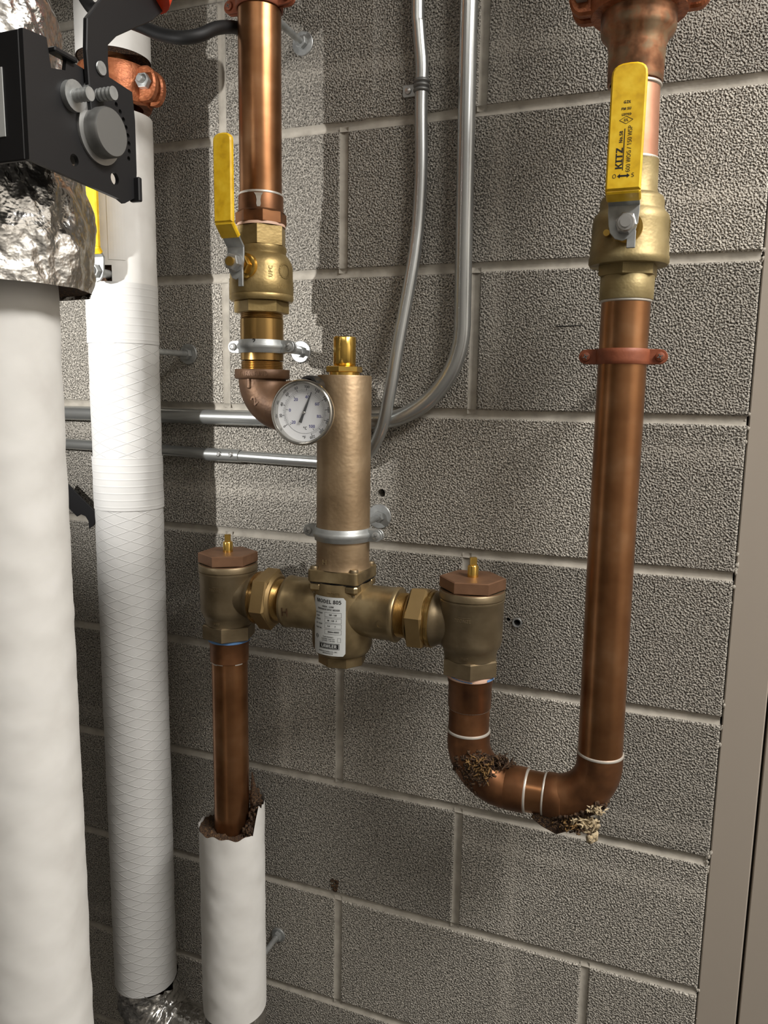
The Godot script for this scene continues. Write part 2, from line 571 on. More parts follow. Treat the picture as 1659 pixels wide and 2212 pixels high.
# ------------------------------------------------------------------ light and camera
func light_and_camera() -> void:
	var cam := Camera3D.new()
	cam.name = "camera"
	cam.position = Vector3(0.48275, 1.45145, 1.08065)
	cam.rotation = Vector3(-0.154758, 0.3635, 0.016253)
	cam.fov = rad_to_deg(2.0 * atan(1106.0 / 1661.0))
	cam.near = 0.02
	cam.far = 30.0
	add_child(cam)
	cam.current = true

	var env := Environment.new()
	env.background_mode = Environment.BG_COLOR
	env.background_color = Color.BLACK
	env.tonemap_mode = Environment.TONE_MAPPER_LINEAR
	env.tonemap_exposure = 1.0
	env.sdfgi_enabled = true
	env.ssao_enabled = true
	env.ssil_enabled = true
	var we := WorldEnvironment.new()
	we.name = "environment"
	we.environment = env
	add_child(we)

	# ceiling fluorescent right of the wall section, plus an added fill light behind the photographer
	for f in LAMPS:
		var a := AreaLight3D.new()
		a.name = "ceiling_lamp_light"
		a.area_size = Vector2(f.size.x - 0.02, f.size.y - 0.02)
		a.light_energy = f.energy
		a.light_color = c8(255, 252, 248)
		a.area_range = 12.0
		a.area_attenuation = 2.0
		a.shadow_enabled = true
		a.position = f.at + Vector3(0, -0.07, 0)
		a.rotation = Vector3(-PI / 2, 0, 0)
		add_child(a, true)
	# work lamp on a stand at the left, just out of the picture
	var s := SpotLight3D.new()
	s.name = "work_lamp_light"
	s.position = WORK_LAMP + work_dir() * 0.012
	s.look_at_from_position(s.position, WORK_LAMP + work_dir(), Vector3.UP)
	s.light_energy = WORK_ENERGY
	s.light_color = c8(255, 253, 250)
	s.light_size = 0.01
	s.spot_angle = 35.0
	s.spot_angle_attenuation = 0.85
	s.spot_range = 12.0
	s.spot_attenuation = 2.0
	s.shadow_enabled = true
	add_child(s)

const LAMPS := [
	{"at": Vector3(1.75, 3.0, 0.9), "size": Vector2(0.6, 1.2), "energy": 9.6},
	{"at": Vector3(0.35, 3.0, 1.9), "size": Vector2(1.2, 0.3), "energy": 0.5},  # unseen fixture, added as front fill
]
const WORK_LAMP := Vector3(-0.47, 1.6, 0.85)
const WORK_AIM := Vector3(-0.33, 1.58, 0.0)
const WORK_ENERGY := 1.08

func work_dir() -> Vector3:
	return (WORK_AIM - WORK_LAMP).normalized()

func _ready() -> void:
	rng.seed = 805
	light_and_camera_ready()
	font_bold = SystemFont.new()
	font_bold.font_names = PackedStringArray(["Droid Sans"])
	font_bold.font_weight = 700
	font_plain = SystemFont.new()
	font_plain.font_names = PackedStringArray(["Droid Sans"])
	make_materials()
	build_room()
	build_block_wall()
	build_door()
	build_front_insulated_pipe()
	build_rear_insulated_pipe()
	build_mixing_valve()
	build_check_valves()
	build_left_riser()
	build_lower_left_run()
	build_right_run()
	build_conduits()
	build_hangers()
	build_thermometer()
	build_small_things()
	build_lamps()

func light_and_camera_ready() -> void:
	light_and_camera()

# ------------------------------------------------------------------ setting
func build_room() -> void:
	var shells := {
		"floor": [Vector3(0.5, -0.1, 1.2), Vector3(4.8, 0.2, 3.4), M.floor],
		"ceiling": [Vector3(0.5, 3.15, 1.2), Vector3(4.8, 0.2, 3.4), M.ceiling],
		"wall_left": [Vector3(-1.8, 1.525, 1.2), Vector3(0.2, 3.05, 3.0), M.paint],
		"wall_right": [Vector3(2.8, 1.525, 1.2), Vector3(0.2, 3.05, 3.0), M.paint_pale],
		"wall_front": [Vector3(0.5, 1.525, 2.7), Vector3(4.8, 3.05, 0.2), M.paint],
	}
	for k in shells:
		var g := G.new()
		box(g, shells[k][1], 0.0, at(0, 0, 0))
		var o := MeshInstance3D.new()
		o.name = k
		o.mesh = g.mesh()
		o.material_override = shells[k][2]
		o.position = shells[k][0]
		o.set_meta("kind", "structure")
		add_child(o)

func block_mesh(w: float, h: float) -> ArrayMesh:
	# front face z = 0, rough chamfered arrises, 40 mm deep
	var g := G.new()
	var b := 0.0022
	var hx := w / 2
	var hy := h / 2
	var f := [Vector3(-hx + b, -hy + b, 0), Vector3(hx - b, -hy + b, 0), Vector3(hx - b, hy - b, 0), Vector3(-hx + b, hy - b, 0)]
	var e := [Vector3(-hx, -hy, -b), Vector3(hx, -hy, -b), Vector3(hx, hy, -b), Vector3(-hx, hy, -b)]
	var r := [Vector3(-hx, -hy, -0.04), Vector3(hx, -hy, -0.04), Vector3(hx, hy, -0.04), Vector3(-hx, hy, -0.04)]
	g.quad(f[0], f[1], f[2], f[3], Vector3(0, 0, 1))
	for i in 4:
		var j := (i + 1) % 4
		var out: Vector3 = [Vector3(0, -1, 0), Vector3(1, 0, 0), Vector3(0, 1, 0), Vector3(-1, 0, 0)][i]
		g.quad(f[i], f[j], e[j], e[i], (out + Vector3(0, 0, 1)).normalized())
		g.quad(e[i], e[j], r[j], r[i], out)
	g.quad(r[0], r[1], r[2], r[3], Vector3(0, 0, -1))
	return g.mesh()

func course_y(i: int) -> float:
	# measured bed joints: two of them run a little high
	return i * COURSE + {5: 0.0035, 4: 0.001, 8: -0.001}.get(i, 0.0)

func build_block_wall() -> void:
	var w := setting("wall_back")
	var J := 0.0058              # half a joint
	var g := G.new()
	box(g, Vector3(WALL_END + 1.7, 3.05, 0.15), 0.0, at((WALL_END - 1.7) / 2, 1.525, -0.114))
	part(w, "core", g, M.mortar)
	var made := {}
	var left := -1.7
	for row in 15:
		var y0 := course_y(row)
		var y1 := course_y(row + 1)
		var xs := [left]
		for k in range(-9, 4):
			if posmod(k, 2) == posmod(row, 2):
				var x := k * COURSE
				if x > left + 0.05 and x < WALL_END - 0.02:
					xs.append(x)
		xs.append(WALL_END)
		for i in xs.size() - 1:
			var x0: float = xs[i] + (J if i > 0 else 0.0)
			var x1: float = xs[i + 1] - (J if i < xs.size() - 2 else 0.0)
			var bw := x1 - x0
			var bh := y1 - y0 - 2 * J
			var key := "%.4f_%.4f" % [bw, bh]
			if not made.has(key):
				made[key] = block_mesh(bw, bh)
			var cx := (x0 + x1) / 2
			var cy := (y0 + y1) / 2
			var m: Material = M["block%d" % rng.randi_range(0, 3)]
			var holes := []
			for h in [[0.067, 1.2999, 0.0062], [0.2817, 1.1229, 0.0075], [0.2685, 1.126, 0.003]]:
				if absf(h[0] - cx) < bw / 2 and absf(h[1] - cy) < bh / 2:
					holes.append(h)
			if holes.is_empty():
				var o := place(w, "block", made[key], m)
				o.position = Vector3(cx, cy, rng.randf_range(-0.0006, 0.0006))
			else:
				var cs := CSGCombiner3D.new()
				cs.name = "block"
				w.add_child(cs, true)
				cs.position = Vector3(cx, cy, 0)
				var base := CSGMesh3D.new()
				base.name = "stone"
				base.mesh = made[key]
				base.material = m
				cs.add_child(base)
				for h in holes:
					var cut := CSGCylinder3D.new()
					cut.name = "drilled_hole"
					cut.operation = CSGShape3D.OPERATION_SUBTRACTION
					cut.radius = h[2]
					cut.height = 0.06
					cut.sides = 20
					cut.material = m
					cut.rotation = Vector3(PI / 2, 0, 0)
					cut.position = Vector3(h[0] - cx, h[1] - cy, -0.005)
					cs.add_child(cut, true)
			# head joint on the right of this block
			if i < xs.size() - 2:
				var hj := G.new()
				var xj: float = xs[i + 1]
				var prof := []
				for s in 7:
					var t := -1.0 + 2.0 * s / 6.0
					prof.append(Vector2(t * (J + 0.001), -0.0012 - 0.003 * (1.0 - t * t)))
				for s in 6:
					var a: Vector2 = prof[s]
					var b: Vector2 = prof[s + 1]
					var d := b - a
					var nn := Vector3(-d.y, 0, d.x).normalized()
					hj.quad(Vector3(a.x, -bh / 2 - J, a.y), Vector3(b.x, -bh / 2 - J, b.y), Vector3(b.x, bh / 2 + J, b.y), Vector3(a.x, bh / 2 + J, a.y), nn)
				var o := place(w, "mortar_joint", hj.mesh(), M.mortar)
				o.position = Vector3(xj, cy, 0)
	# bed joints, tooled hollow, slightly wavering
	var wob := noise(9.0, FastNoiseLite.TYPE_SIMPLEX_SMOOTH, 3, 77)
	for row in range(1, 15):
		var bj := G.new()
		var y := course_y(row)
		var steps := 110
		var prev := []
		for k in steps + 1:
			var x := lerpf(left, WALL_END - 0.001, float(k) / steps)
			var cur := []
			for s in 9:
				var t := -1.0 + 2.0 * s / 8.0
				var q := wob.get_noise_3d(x, y * 3.0, t * 0.05)
				cur.append(Vector3(x, y + t * (J + 0.0012), -0.001 - 0.0032 * (1.0 - t * t) + q * 0.0009))
			if k > 0:
				for s in 8:
					var a: Vector3 = prev[s]
					var b: Vector3 = cur[s]
					var c: Vector3 = cur[s + 1]
					var d: Vector3 = prev[s + 1]
					var nn := (b - a).cross(d - a).normalized()
					bj.quad(a, b, c, d, nn)
			prev = cur
		part(w, "mortar_joint", bj, M.mortar)
	var pm := G.new()
	box(pm, Vector3(0.034, 0.0012, 0.0004), 0.0, Transform3D(Basis(Vector3(0, 0, 1), 0.03), Vector3(0.3335, 1.5435, 0.0008)))
	part(w, "pencil_mark", pm, M.ink)
	# crumbs of mortar squeezed out at the wall's end
	var cr := G.new()
	for k in 60:
		var yy := course_y(rng.randi_range(2, 9)) + rng.randfn(0.0, 0.014)
		var rr := rng.randf_range(0.0006, 0.0018)
		var c := Vector3(WALL_END + rng.randf_range(-0.003, 0.003), yy, rng.randf_range(-0.006, 0.0))
		blob(cr, c, Vector3(rr * 1.3, rr * 2.0, rr * 0.8), 6, 5, 0.5)
	var crumbs := part(w, "mortar_crumbs", cr, M.mortar)
	crumbs.set_meta("kind", "stuff")

func blob(g: G, c: Vector3, r: Vector3, nu := 8, nv := 6, rough := 0.2) -> void:
	var offs := {}
	surf(g, nu, nv, func(i: int, j: int):
		var key := Vector2i(i % nu, j)
		if j == 0 or j == nv:
			key = Vector2i(0, j)
		if not offs.has(key):
			offs[key] = 1.0 + rng.randf_range(-rough, rough)
		var th := PI * j / nv
		var ph := TAU * (i % nu) / nu
		return c + Vector3(sin(th) * cos(ph) * r.x, cos(th) * r.y, sin(th) * sin(ph) * r.z) * offs[key], null, 1.0)

func build_door() -> void:
	var d := setting("door_1")
	var g := G.new()
	# hollow metal frame: face, then a rebate
	box(g, Vector3(0.052, 2.15, 0.03), 0.0015, at(0.5903, 1.075, -0.0215))
	box(g, Vector3(0.052, 2.15, 0.03), 0.0015, at(1.5585, 1.075, -0.024))
	box(g, Vector3(1.018, 0.052, 0.03), 0.0015, at(1.0755, 2.176, -0.024))
	part(d, "frame", g, M.door)
	g = G.new()
	box(g, Vector3(0.91, 2.12, 0.044), 0.001, at(1.0755, 1.072, -0.034))
	part(d, "leaf", g, M.door)
	g = G.new()
	box(g, Vector3(1.2, 2.3, 0.05), 0.0, at(1.1, 1.15, -0.13))
	part(d, "rear_wall", g, M.paint)
	var w := setting("wall_beyond")
	g = G.new()
	box(g, Vector3(1.12, 3.05, 0.2), 0.0, at(2.145, 1.525, -0.1))
	box(g, Vector3(1.024, 0.85, 0.2), 0.0, at(1.0735, 2.63, -0.1))
	part(w, "masonry", g, M.paint)

# ------------------------------------------------------------------ insulated pipes at the left
func ring_profile(r0: float, r1: float, y0: float, y1: float) -> Array:
	return [Vector2(r0, y0), Vector2(r1, y0), Vector2(r1, y1), Vector2(r0, y1)]

func jacket(t: Node3D, called: String, c: Vector2, y0: float, y1: float, r: float, m: Material, wave := 0.0012, hole = null, nu := 72, top = null) -> MeshInstance3D:
	var f := noise(9.0, FastNoiseLite.TYPE_SIMPLEX_SMOOTH, 3, int(y0 * 1000.0) + 7)
	var nv := maxi(4, int((y1 - y0) / 0.008))
	var g := G.new()
	surf(g, nu, nv, func(i: int, j: int):
		var th := TAU * (i % nu) / nu
		var s := float(j) / nv
		var yt := y1
		if top != null:
			yt = y1 + float(top.call(th))
		var y := lerpf(y0, yt, s)
		var rr := r + f.get_noise_3d(cos(th) * 0.1, y * 2.6, sin(th) * 0.1) * wave * 1.3
		return Vector3(c.x + cos(th) * rr, y, c.y + sin(th) * rr), hole, -1.0)
	# rescale uv to metres so that nets and ribs keep their size
	for i in g.u.size():
		g.u[i] = Vector2(g.u[i].x * TAU * r, g.u[i].y * (y1 - y0))
	return part(t, called, g, m)

func foil_wrap(t: Node3D, called: String, prof: Array, c: Vector2, crumple: float, nu := 150, nv := 110, sd := 4) -> MeshInstance3D:
	# prof: Vector2(radius, y), crumpled by folded noise
	var f := noise(11.0, FastNoiseLite.TYPE_SIMPLEX, 4, sd)
	var f2 := noise(34.0, FastNoiseLite.TYPE_CELLULAR, 1, sd + 1)
	var g := G.new()
	surf(g, nu, nv, func(i: int, j: int):
		var th := TAU * (i % nu) / nu
		var s := float(j) / nv * (prof.size() - 1)
		var k := mini(int(s), prof.size() - 2)
		var p: Vector2 = prof[k].lerp(prof[k + 1], s - k)
		var q := Vector3(cos(th) * 0.09, p.y * 0.7, sin(th) * 0.09)
		var rr: float = p.x + (absf(f.get_noise_3dv(q)) - 0.25) * crumple + f2.get_noise_3dv(q) * crumple * 0.35
		return Vector3(c.x + cos(th) * rr, p.y, c.y + sin(th) * rr), null, -1.0)
	return part(t, called, g, M.foil)

const P1 := Vector2(-0.162, 0.485)     # front pipe axis (x, z)

func build_front_insulated_pipe() -> void:
	var t := thing("insulated_pipe", "thick white jacketed pipe at the left edge, crossing the whole picture height", "pipe", Vector3(P1.x, 0, P1.y))
	jacket(t, "jacket", P1, 0.01, 1.56, 0.06, M.jacket, 0.001)
	var g := G.new()
	lathe(g, [Vector2(0.027, 0.01), Vector2(0.027, 2.95)], at(P1.x, 0, P1.y), 32)
	part(t, "pipe", g, M.copper)
	jacket(t, "jacket", P1, 1.9, 2.9, 0.06, M.jacket, 0.0016)
	var v := thing("butterfly_valve", "black lever-operated valve wrapped in crumpled silver foil on the leftmost pipe", "valve", Vector3(P1.x, 1.545, P1.y))
	foil_wrap(v, "foil_wrap", [Vector2(0.096, 1.545), Vector2(0.098, 1.58), Vector2(0.097, 1.63), Vector2(0.09, 1.66), Vector2(0.081, 1.69), Vector2(0.078, 1.74), Vector2(0.075, 1.79), Vector2(0.066, 1.83), Vector2(0.068, 1.88), Vector2(0.064, 1.93)], P1, 0.012)
	g = G.new()
	lathe(g, [Vector2(0.06, 1.556), Vector2(0.0905, 1.5485), Vector2(0.0905, 1.556)], at(P1.x, 0, P1.y), 60)
	part(v, "insulation_edge", g, M.wool)
	# bracket: a plate facing +x with a front flange; the polygon is (z, y)
	var X := -0.02
	var poly := PackedVector2Array([Vector2(0.5771, 1.6301), Vector2(0.5771, 1.727), Vector2(0.5525, 1.7297), Vector2(0.549, 1.708), Vector2(0.533, 1.712), Vector2(0.531, 1.722), Vector2(0.509, 1.721), Vector2(0.487, 1.7265), Vector2(0.4481, 1.7241), Vector2(0.4452, 1.7), Vector2(0.4452, 1.6531), Vector2(0.4484, 1.6302), Vector2(0.4639, 1.6217), Vector2(0.4714, 1.6241)])
	var cs := CSGCombiner3D.new()
	cs.name = "notch_plate"
	v.add_child(cs)
	cs.position = -v.position
	var cp := CSGPolygon3D.new()
	cp.name = "plate_sheet"
	cp.polygon = poly
	cp.depth = 0.004
	cp.material = M.black_coat
	# local (x, y, z) -> (room z, room y, -room x)
	cp.transform = Transform3D(Basis(Vector3(0, 0, 1), Vector3(0, 1, 0), Vector3(-1, 0, 0)), Vector3(X, 0, 0))
	cs.add_child(cp)
	var cuts := [[1.6405, 0.4765, 0.0055]]
	for k in 9:
		var ang := deg_to_rad(lerpf(62.0, -14.0, k / 8.0))
		cuts.append([1.6733 + sin(ang) * 0.041, 0.4959 - cos(ang) * 0.041, 0.0021])
	cuts.append([1.643, 0.527, 0.005])
	for c in cuts:
		var cy := CSGCylinder3D.new()
		cy.name = "hole"
		cy.operation = CSGShape3D.OPERATION_SUBTRACTION
		cy.radius = c[2]
		cy.height = 0.02
		cy.sides = 16
		cy.material = M.black_coat
		cy.rotation = Vector3(0, 0, PI / 2)
		cy.position = Vector3(X, c[0], c[1])
		cs.add_child(cy, true)
	g = G.new()
	box(g, Vector3(0.062, 0.097, 0.004), 0.001, at(X - 0.031, 1.6785, 0.5755))
	part(v, "flange_plate", g, M.black_coat)
	g = G.new()
	box(g, Vector3(0.036, 0.052, 0.0008), 0.0003, at(X - 0.036, 1.675, 0.578))
	part(v, "nameplate", g, M.sticker, "pale grey rating plate")
	g = G.new()
	box(g, Vector3(0.012, 0.022, 0.005), 0.001, at(X + 0.004, 1.6375, 0.4475))
	part(v, "stop_tab", g, M.black_coat)
	g = G.new()
	box(g, Vector3(0.01, 0.004, 0.026), 0.001, at(X + 0.004, 1.7225, 0.536))
	part(v, "stop_tab", g, M.black_coat)
	# neck from the pipe to the plate
	g = G.new()
	lathe(g, [Vector2(0.022, 0.0), Vector2(0.022, 0.05)], along_x(Vector3(X - 0.055, 1.6733, 0.4959)), 28)
	part(v, "neck", g, M.black_coat)
	# lever
	g = G.new()
	var mid := [Vector2(0.4955, 1.664), Vector2(0.498, 1.70), Vector2(0.5, 1.735), Vector2(0.4985, 1.755), Vector2(0.4835, 1.772), Vector2(0.456, 1.7905), Vector2(0.432, 1.806), Vector2(0.414, 1.822), Vector2(0.40, 1.85), Vector2(0.392, 1.89)]
	var wd := [0.013, 0.0135, 0.0135, 0.014, 0.0145, 0.0145, 0.0145, 0.0145, 0.0145, 0.0145]
	var lp := PackedVector2Array()
	var back := []
	for i in mid.size():
		var d: Vector2 = (mid[mini(i + 1, mid.size() - 1)] - mid[maxi(i - 1, 0)]).normalized()
		var nn: Vector2 = Vector2(-d.y, d.x) * wd[i]
		lp.append(mid[i] + nn)
		back.push_front(mid[i] - nn)
	for q in back:
		lp.append(q)
	var lx := Transform3D(Basis(Vector3(0, 0, 1), Vector3(0, 1, 0), Vector3(-1, 0, 0)), Vector3(X + 0.005, 0, 0))
	extrude(g, lp, -0.005, 0.0, 0.0008, lx)
	part(v, "lever", g, M.black_coat)
	g = G.new()
	sweep(g, [Vector3(X + 0.0075, 1.817, 0.4185), Vector3(X + 0.0075, 1.85, 0.40), Vector3(X + 0.0075, 1.895, 0.391)], 0.0165, 20)
	part(v, "lever_grip", g, M.orange, "orange lever grip")
	# stem cap, bolts
	g = G.new()
	lathe(g, [Vector2(0.0195, 0.004), Vector2(0.0208, 0.005), Vector2(0.0208, 0.017), Vector2(0.0195, 0.019), Vector2(0.0, 0.019)], along_x(Vector3(X, 1.6733, 0.4959)), 40)
	part(v, "stem_cap", g, M.steel_dull)
	g = G.new()
	lathe(g, [Vector2(0.026, 0.0035), Vector2(0.026, 0.006), Vector2(0.02, 0.006)], along_x(Vector3(X, 1.6733, 0.4959)), 36)
	part(v, "stem_washer", g, M.steel)
	for b in [[1.6935, 0.5275, 0.0125, 0.024], [1.703, 0.5005, 0.0125, 0.026], [1.7258, 0.4975, 0.0085, 0.012]]:
		g = G.new()
		var bx := along_x(Vector3(X, b[0], b[1]))
		lathe(g, [Vector2(b[2], 0.003), Vector2(b[2], 0.009), Vector2(0.0, 0.009)], bx, 24)
		var th := []
		for k in 9:
			th.append(Vector2(0.0056 if k % 2 == 0 else 0.005, lerpf(0.009, b[3], k / 8.0)))
		th.append(Vector2(0.0, b[3]))
		lathe(g, th, bx, 16, 10.0)
		part(v, "bolt", g, M.zinc)

const P2 := Vector2(-0.313, 0.11)    # rear insulated pipe axis (x, z)

func coupling(called: String, label: String, cx: float, cy: float, cz: float, r: float, h: float, m: Material, ear_turn: float) -> Node3D:
	var t := thing(called, label, "pipe coupling", Vector3(cx, cy - h / 2, cz))
	var g := G.new()
	lathe(g, [Vector2(r, -h * 0.5), Vector2(r + 0.011, -h * 0.5), Vector2(r + 0.0135, -h * 0.36), Vector2(r + 0.0135, h * 0.36), Vector2(r + 0.011, h * 0.5), Vector2(r, h * 0.5)], at(cx, cy, cz), 48)
	part(t, "housing", g, m)
	for s in [-1.0, 1.0]:
		var base := Transform3D(Basis(Vector3.UP, ear_turn), Vector3(cx, cy, cz))
		g = G.new()
		for e in [-1.0, 1.0]:
			var ear := PackedVector2Array()
			for k in 13:
				var a := -PI / 2 + PI * k / 12.0
				ear.append(Vector2(r + 0.02 + cos(a) * 0.015, sin(a) * h * 0.46))
			ear.append(Vector2(r - 0.002, h * 0.46))
			ear.append(Vector2(r - 0.002, -h * 0.46))
			var mir := PackedVector2Array()
			for q in ear:
				mir.append(Vector2(q.x * s, q.y))
			extrude(g, mir, e * 0.0105 - 0.0065, e * 0.0105 + 0.0065, 0.0025, base)
		part(t, "bolt_pad", g, m)
		g = G.new()
		var bx := base * along_z(Vector3(s * (r + 0.02), 0, -0.03))
		lathe(g, [Vector2(0.0, 0.0), Vector2(0.0052, 0.0), Vector2(0.0052, 0.062), Vector2(0.004, 0.0635), Vector2(0.0, 0.0635)], bx, 18)
		ngon(g, 6, 0.0105, 0.047, 0.0565, 0.0012, bx)
		lathe(g, [Vector2(0.0, 0.006), Vector2(0.009, 0.007), Vector2(0.009, 0.013)], bx, 18)
		part(t, "bolt", g, M.zinc)
	return t

func lever_handle(t: Node3D, stem: Vector3, top: float, grip_z: float, grip_bottom: float, w: float, plate_low: float, lean := 0.0, tail := 0.0) -> void:
	# a pressed-steel lever standing up in front of the valve: plate at the stem, jog, plastic grip
	var g := G.new()
	var hw := w * 0.46
	var zs := stem.z
	var jog0 := stem.y + 0.020
	var jog1 := grip_bottom - 0.002
	var poly := PackedVector2Array([Vector2(-hw, jog0 - stem.y), Vector2(-hw, 0.012), Vector2(-hw * 0.9, -0.002)])
	for k in 7:
		var a := PI + PI * k / 6.0
		poly.append(Vector2(cos(a) * hw * 0.92, sin(a) * plate_low))
	poly.append(Vector2(hw * 0.95, 0.0))
	poly.append(Vector2(hw, 0.012))
	poly.append(Vector2(hw, jog0 - stem.y))
	extrude(g, poly, -0.0015, 0.0015, 0.0004, at(stem.x, stem.y, zs))
	if tail > 0.0:
		box(g, Vector3(w * 0.26, tail * 0.7 + plate_low * 0.6, 0.0028), 0.0005, at(stem.x + hw * 0.58, stem.y - (plate_low * 0.4 + plate_low + tail * 0.7) / 2.0, zs))
	# jog
	var L := Vector2(jog1 - jog0, grip_z - zs)
	var ang := atan2(L.y, L.x)
	box(g, Vector3(w * 0.92, L.length() + 0.002, 0.003), 0.0004, Transform3D(Basis(Vector3(1, 0, 0), ang), Vector3(stem.x + lean * 0.1, (jog0 + jog1) / 2, (zs + grip_z) / 2)))
	part(t, "lever_plate", g, M.zinc)
	g = G.new()
	var gp := PackedVector2Array()
	var gh := top - jog1
	for k in 11:
		var a := PI * k / 10.0
		gp.append(Vector2(signf(cos(a)) * pow(absf(cos(a)), 0.75) * w / 2 + lean, gh - w * 0.36 + pow(sin(a), 0.8) * w * 0.36))
	gp.append(Vector2(-w / 2, 0.0))
	gp.append(Vector2(w / 2, 0.0))
	extrude(g, gp, -0.0038, 0.0038, 0.0018, at(stem.x, jog1, grip_z))
	# the grip also sleeves the upper part of the jog
	var s0 := 0.45
	box(g, Vector3(w, L.length() * (1.0 - s0) + 0.003, 0.0066), 0.0016, Transform3D(Basis(Vector3(1, 0, 0), ang), Vector3(stem.x, lerpf(jog0, jog1, (1.0 + s0) / 2), lerpf(zs, grip_z, (1.0 + s0) / 2))))
	part(t, "grip", g, M.yellow, "yellow plastic grip")

func build_rear_insulated_pipe() -> void:
	var t := thing("insulated_pipe", "white jacketed pipe with taped bands, second pipe from the left", "pipe", Vector3(P2.x, 0.4, P2.y))
	var g := G.new()
	lathe(g, [Vector2(0.027, 0.4), Vector2(0.027, 2.95)], at(P2.x, 0, P2.y), 32)
	part(t, "pipe", g, M.copper)
	g = G.new()
	lathe(g, [Vector2(0.027, 1.833), Vector2(0.046, 1.833), Vector2(0.046, 0.46), Vector2(0.027, 0.46)], at(P2.x, 0, P2.y), 40)
	part(t, "insulation", g, M.wool)
	g = G.new()
	lathe(g, [Vector2(0.027, 1.917), Vector2(0.0505, 1.9165)], at(P2.x, 0, P2.y), 40)
	part(t, "insulation", g, M.wool)
	var nu := 72
	var hole := func(i: int, j: int):
		# cut-out for the valve stem: angles 74..118 degrees, heights 1.597..1.632
		var a := 360.0 * i / nu
		var y := 1.60 + (1.837 - 1.60) * (j + 0.5) / 29.0
		return not (a >= 62.0 and a < 120.0 and y < 1.628)
	jacket(t, "jacket", P2, 1.60, 1.837, 0.0515, M.jacket, 0.0005, hole, nu)
	jacket(t, "jacket_band", P2, 1.516, 1.602, 0.0522, M.jacket_rib, 0.0007)
	jacket(t, "jacket", P2, 1.345, 1.519, 0.0512, M.jacket_net, 0.0007)
	jacket(t, "jacket_band", P2, 1.268, 1.348, 0.0524, M.jacket_rib, 0.0009)
	jacket(t, "jacket", P2, 0.447, 1.271, 0.0512, M.jacket_net, 0.0007)
	jacket(t, "jacket", P2, 1.915, 2.9, 0.0515, M.jacket, 0.0006)
	# seam flap of the upper jacket
	g = G.new()
	var f := wrap_map(Vector3(P2.x, 1.767, P2.y), 0.0521, 56.0)
	var fl := func(p): return f.call(p)
	for k in 6:
		var xa := -0.012 + 0.004 * k
		var q := [fl.call(Vector3(xa, -0.135, 0)), fl.call(Vector3(xa + 0.004, -0.135, 0)), fl.call(Vector3(xa + 0.004, 0.068, 0)), fl.call(Vector3(xa, 0.068, 0))]
		var out: Vector3 = ((q[0] + q[1]) / 2 - Vector3(P2.x, q[0].y, P2.y)).normalized()
		g.quad(q[0], q[1], q[2], q[3], out)
	part(t, "jacket_flap", g, M.jacket)
	# foil-wrapped elbow below
	g = G.new()
	var f3 := noise(30.0, FastNoiseLite.TYPE_SIMPLEX, 4, 44)
	var path := arc(Vector3(P2.x + 0.07, 0.43, P2.y), Vector3(-0.07, 0, 0), Vector3(0, -0.07, 0), -25.0, 92.0, 26)
	path.append(Vector3(P2.x + 0.12, 0.358, P2.y))
	path.append(Vector3(P2.x + 0.17, 0.356, P2.y))
	var nu2 := 48
	surf(g, nu2, path.size() - 1, func(i: int, j: int):
		var p: Vector3 = path[j]
		var tg: Vector3 = (path[mini(j + 1, path.size() - 1)] - path[maxi(j - 1, 0)]).normalized()
		var sd := Vector3(0, 0, 1)
		var ot := tg.cross(sd).normalized()
		var th := TAU * (i % nu2) / nu2
		var d := sd * cos(th) + ot * sin(th)
		return p + d * (0.046 + absf(f3.get_noise_3dv(p + d * 0.046)) * 0.012), null, 1.0)
	part(t, "foil_elbow", g, M.foil)
	# valve built into this pipe: only its lever shows through the cut-out
	var v := thing("ball_valve", "yellow ball valve lever poking out of the cut in the white jacket", "valve", Vector3(-0.298, 1.6, 0.13))
	g = G.new()
	lathe(g, [Vector2(0.006, 0.0), Vector2(0.006, 0.04), Vector2(0.0, 0.04)], along_z(Vector3(-0.298, 1.612, 0.155)), 16)
	ngon(g, 6, 0.01, 0.026, 0.034, 0.001, along_z(Vector3(-0.298, 1.612, 0.155)))
	part(v, "stem_nut", g, M.zinc)
	lever_handle(v, Vector3(-0.298, 1.612, 0.18), 1.76, 0.19, 1.645, 0.03, 0.014)
	coupling("grooved_coupling", "copper coloured coupling with a zinc bolt on the second pipe", P2.x, 1.876, P2.y, 0.039, 0.05, M.clad_cast, 0.12)

# ------------------------------------------------------------------ mixing valve
func thread(r: float, h0: float, h1: float, pitch := 0.0022, depth := 0.0009) -> Array:
	var out := []
	var k := int((h1 - h0) / pitch)
	for i in k + 1:
		out.append(Vector2(r, h0 + i * pitch))
		if i < k:
			out.append(Vector2(r - depth, h0 + (i + 0.5) * pitch))
	return out

func round_rect(w: float, h: float, r: float, steps := 5) -> PackedVector2Array:
	var out := PackedVector2Array()
	for q in [[1, 1, 0.0], [-1, 1, PI / 2], [-1, -1, PI], [1, -1, 1.5 * PI]]:
		for k in steps + 1:
			var a: float = q[2] + PI / 2 * k / steps
			out.append(Vector2(q[0] * (w / 2 - r) + cos(a) * r, q[1] * (h / 2 - r) + sin(a) * r))
	return out

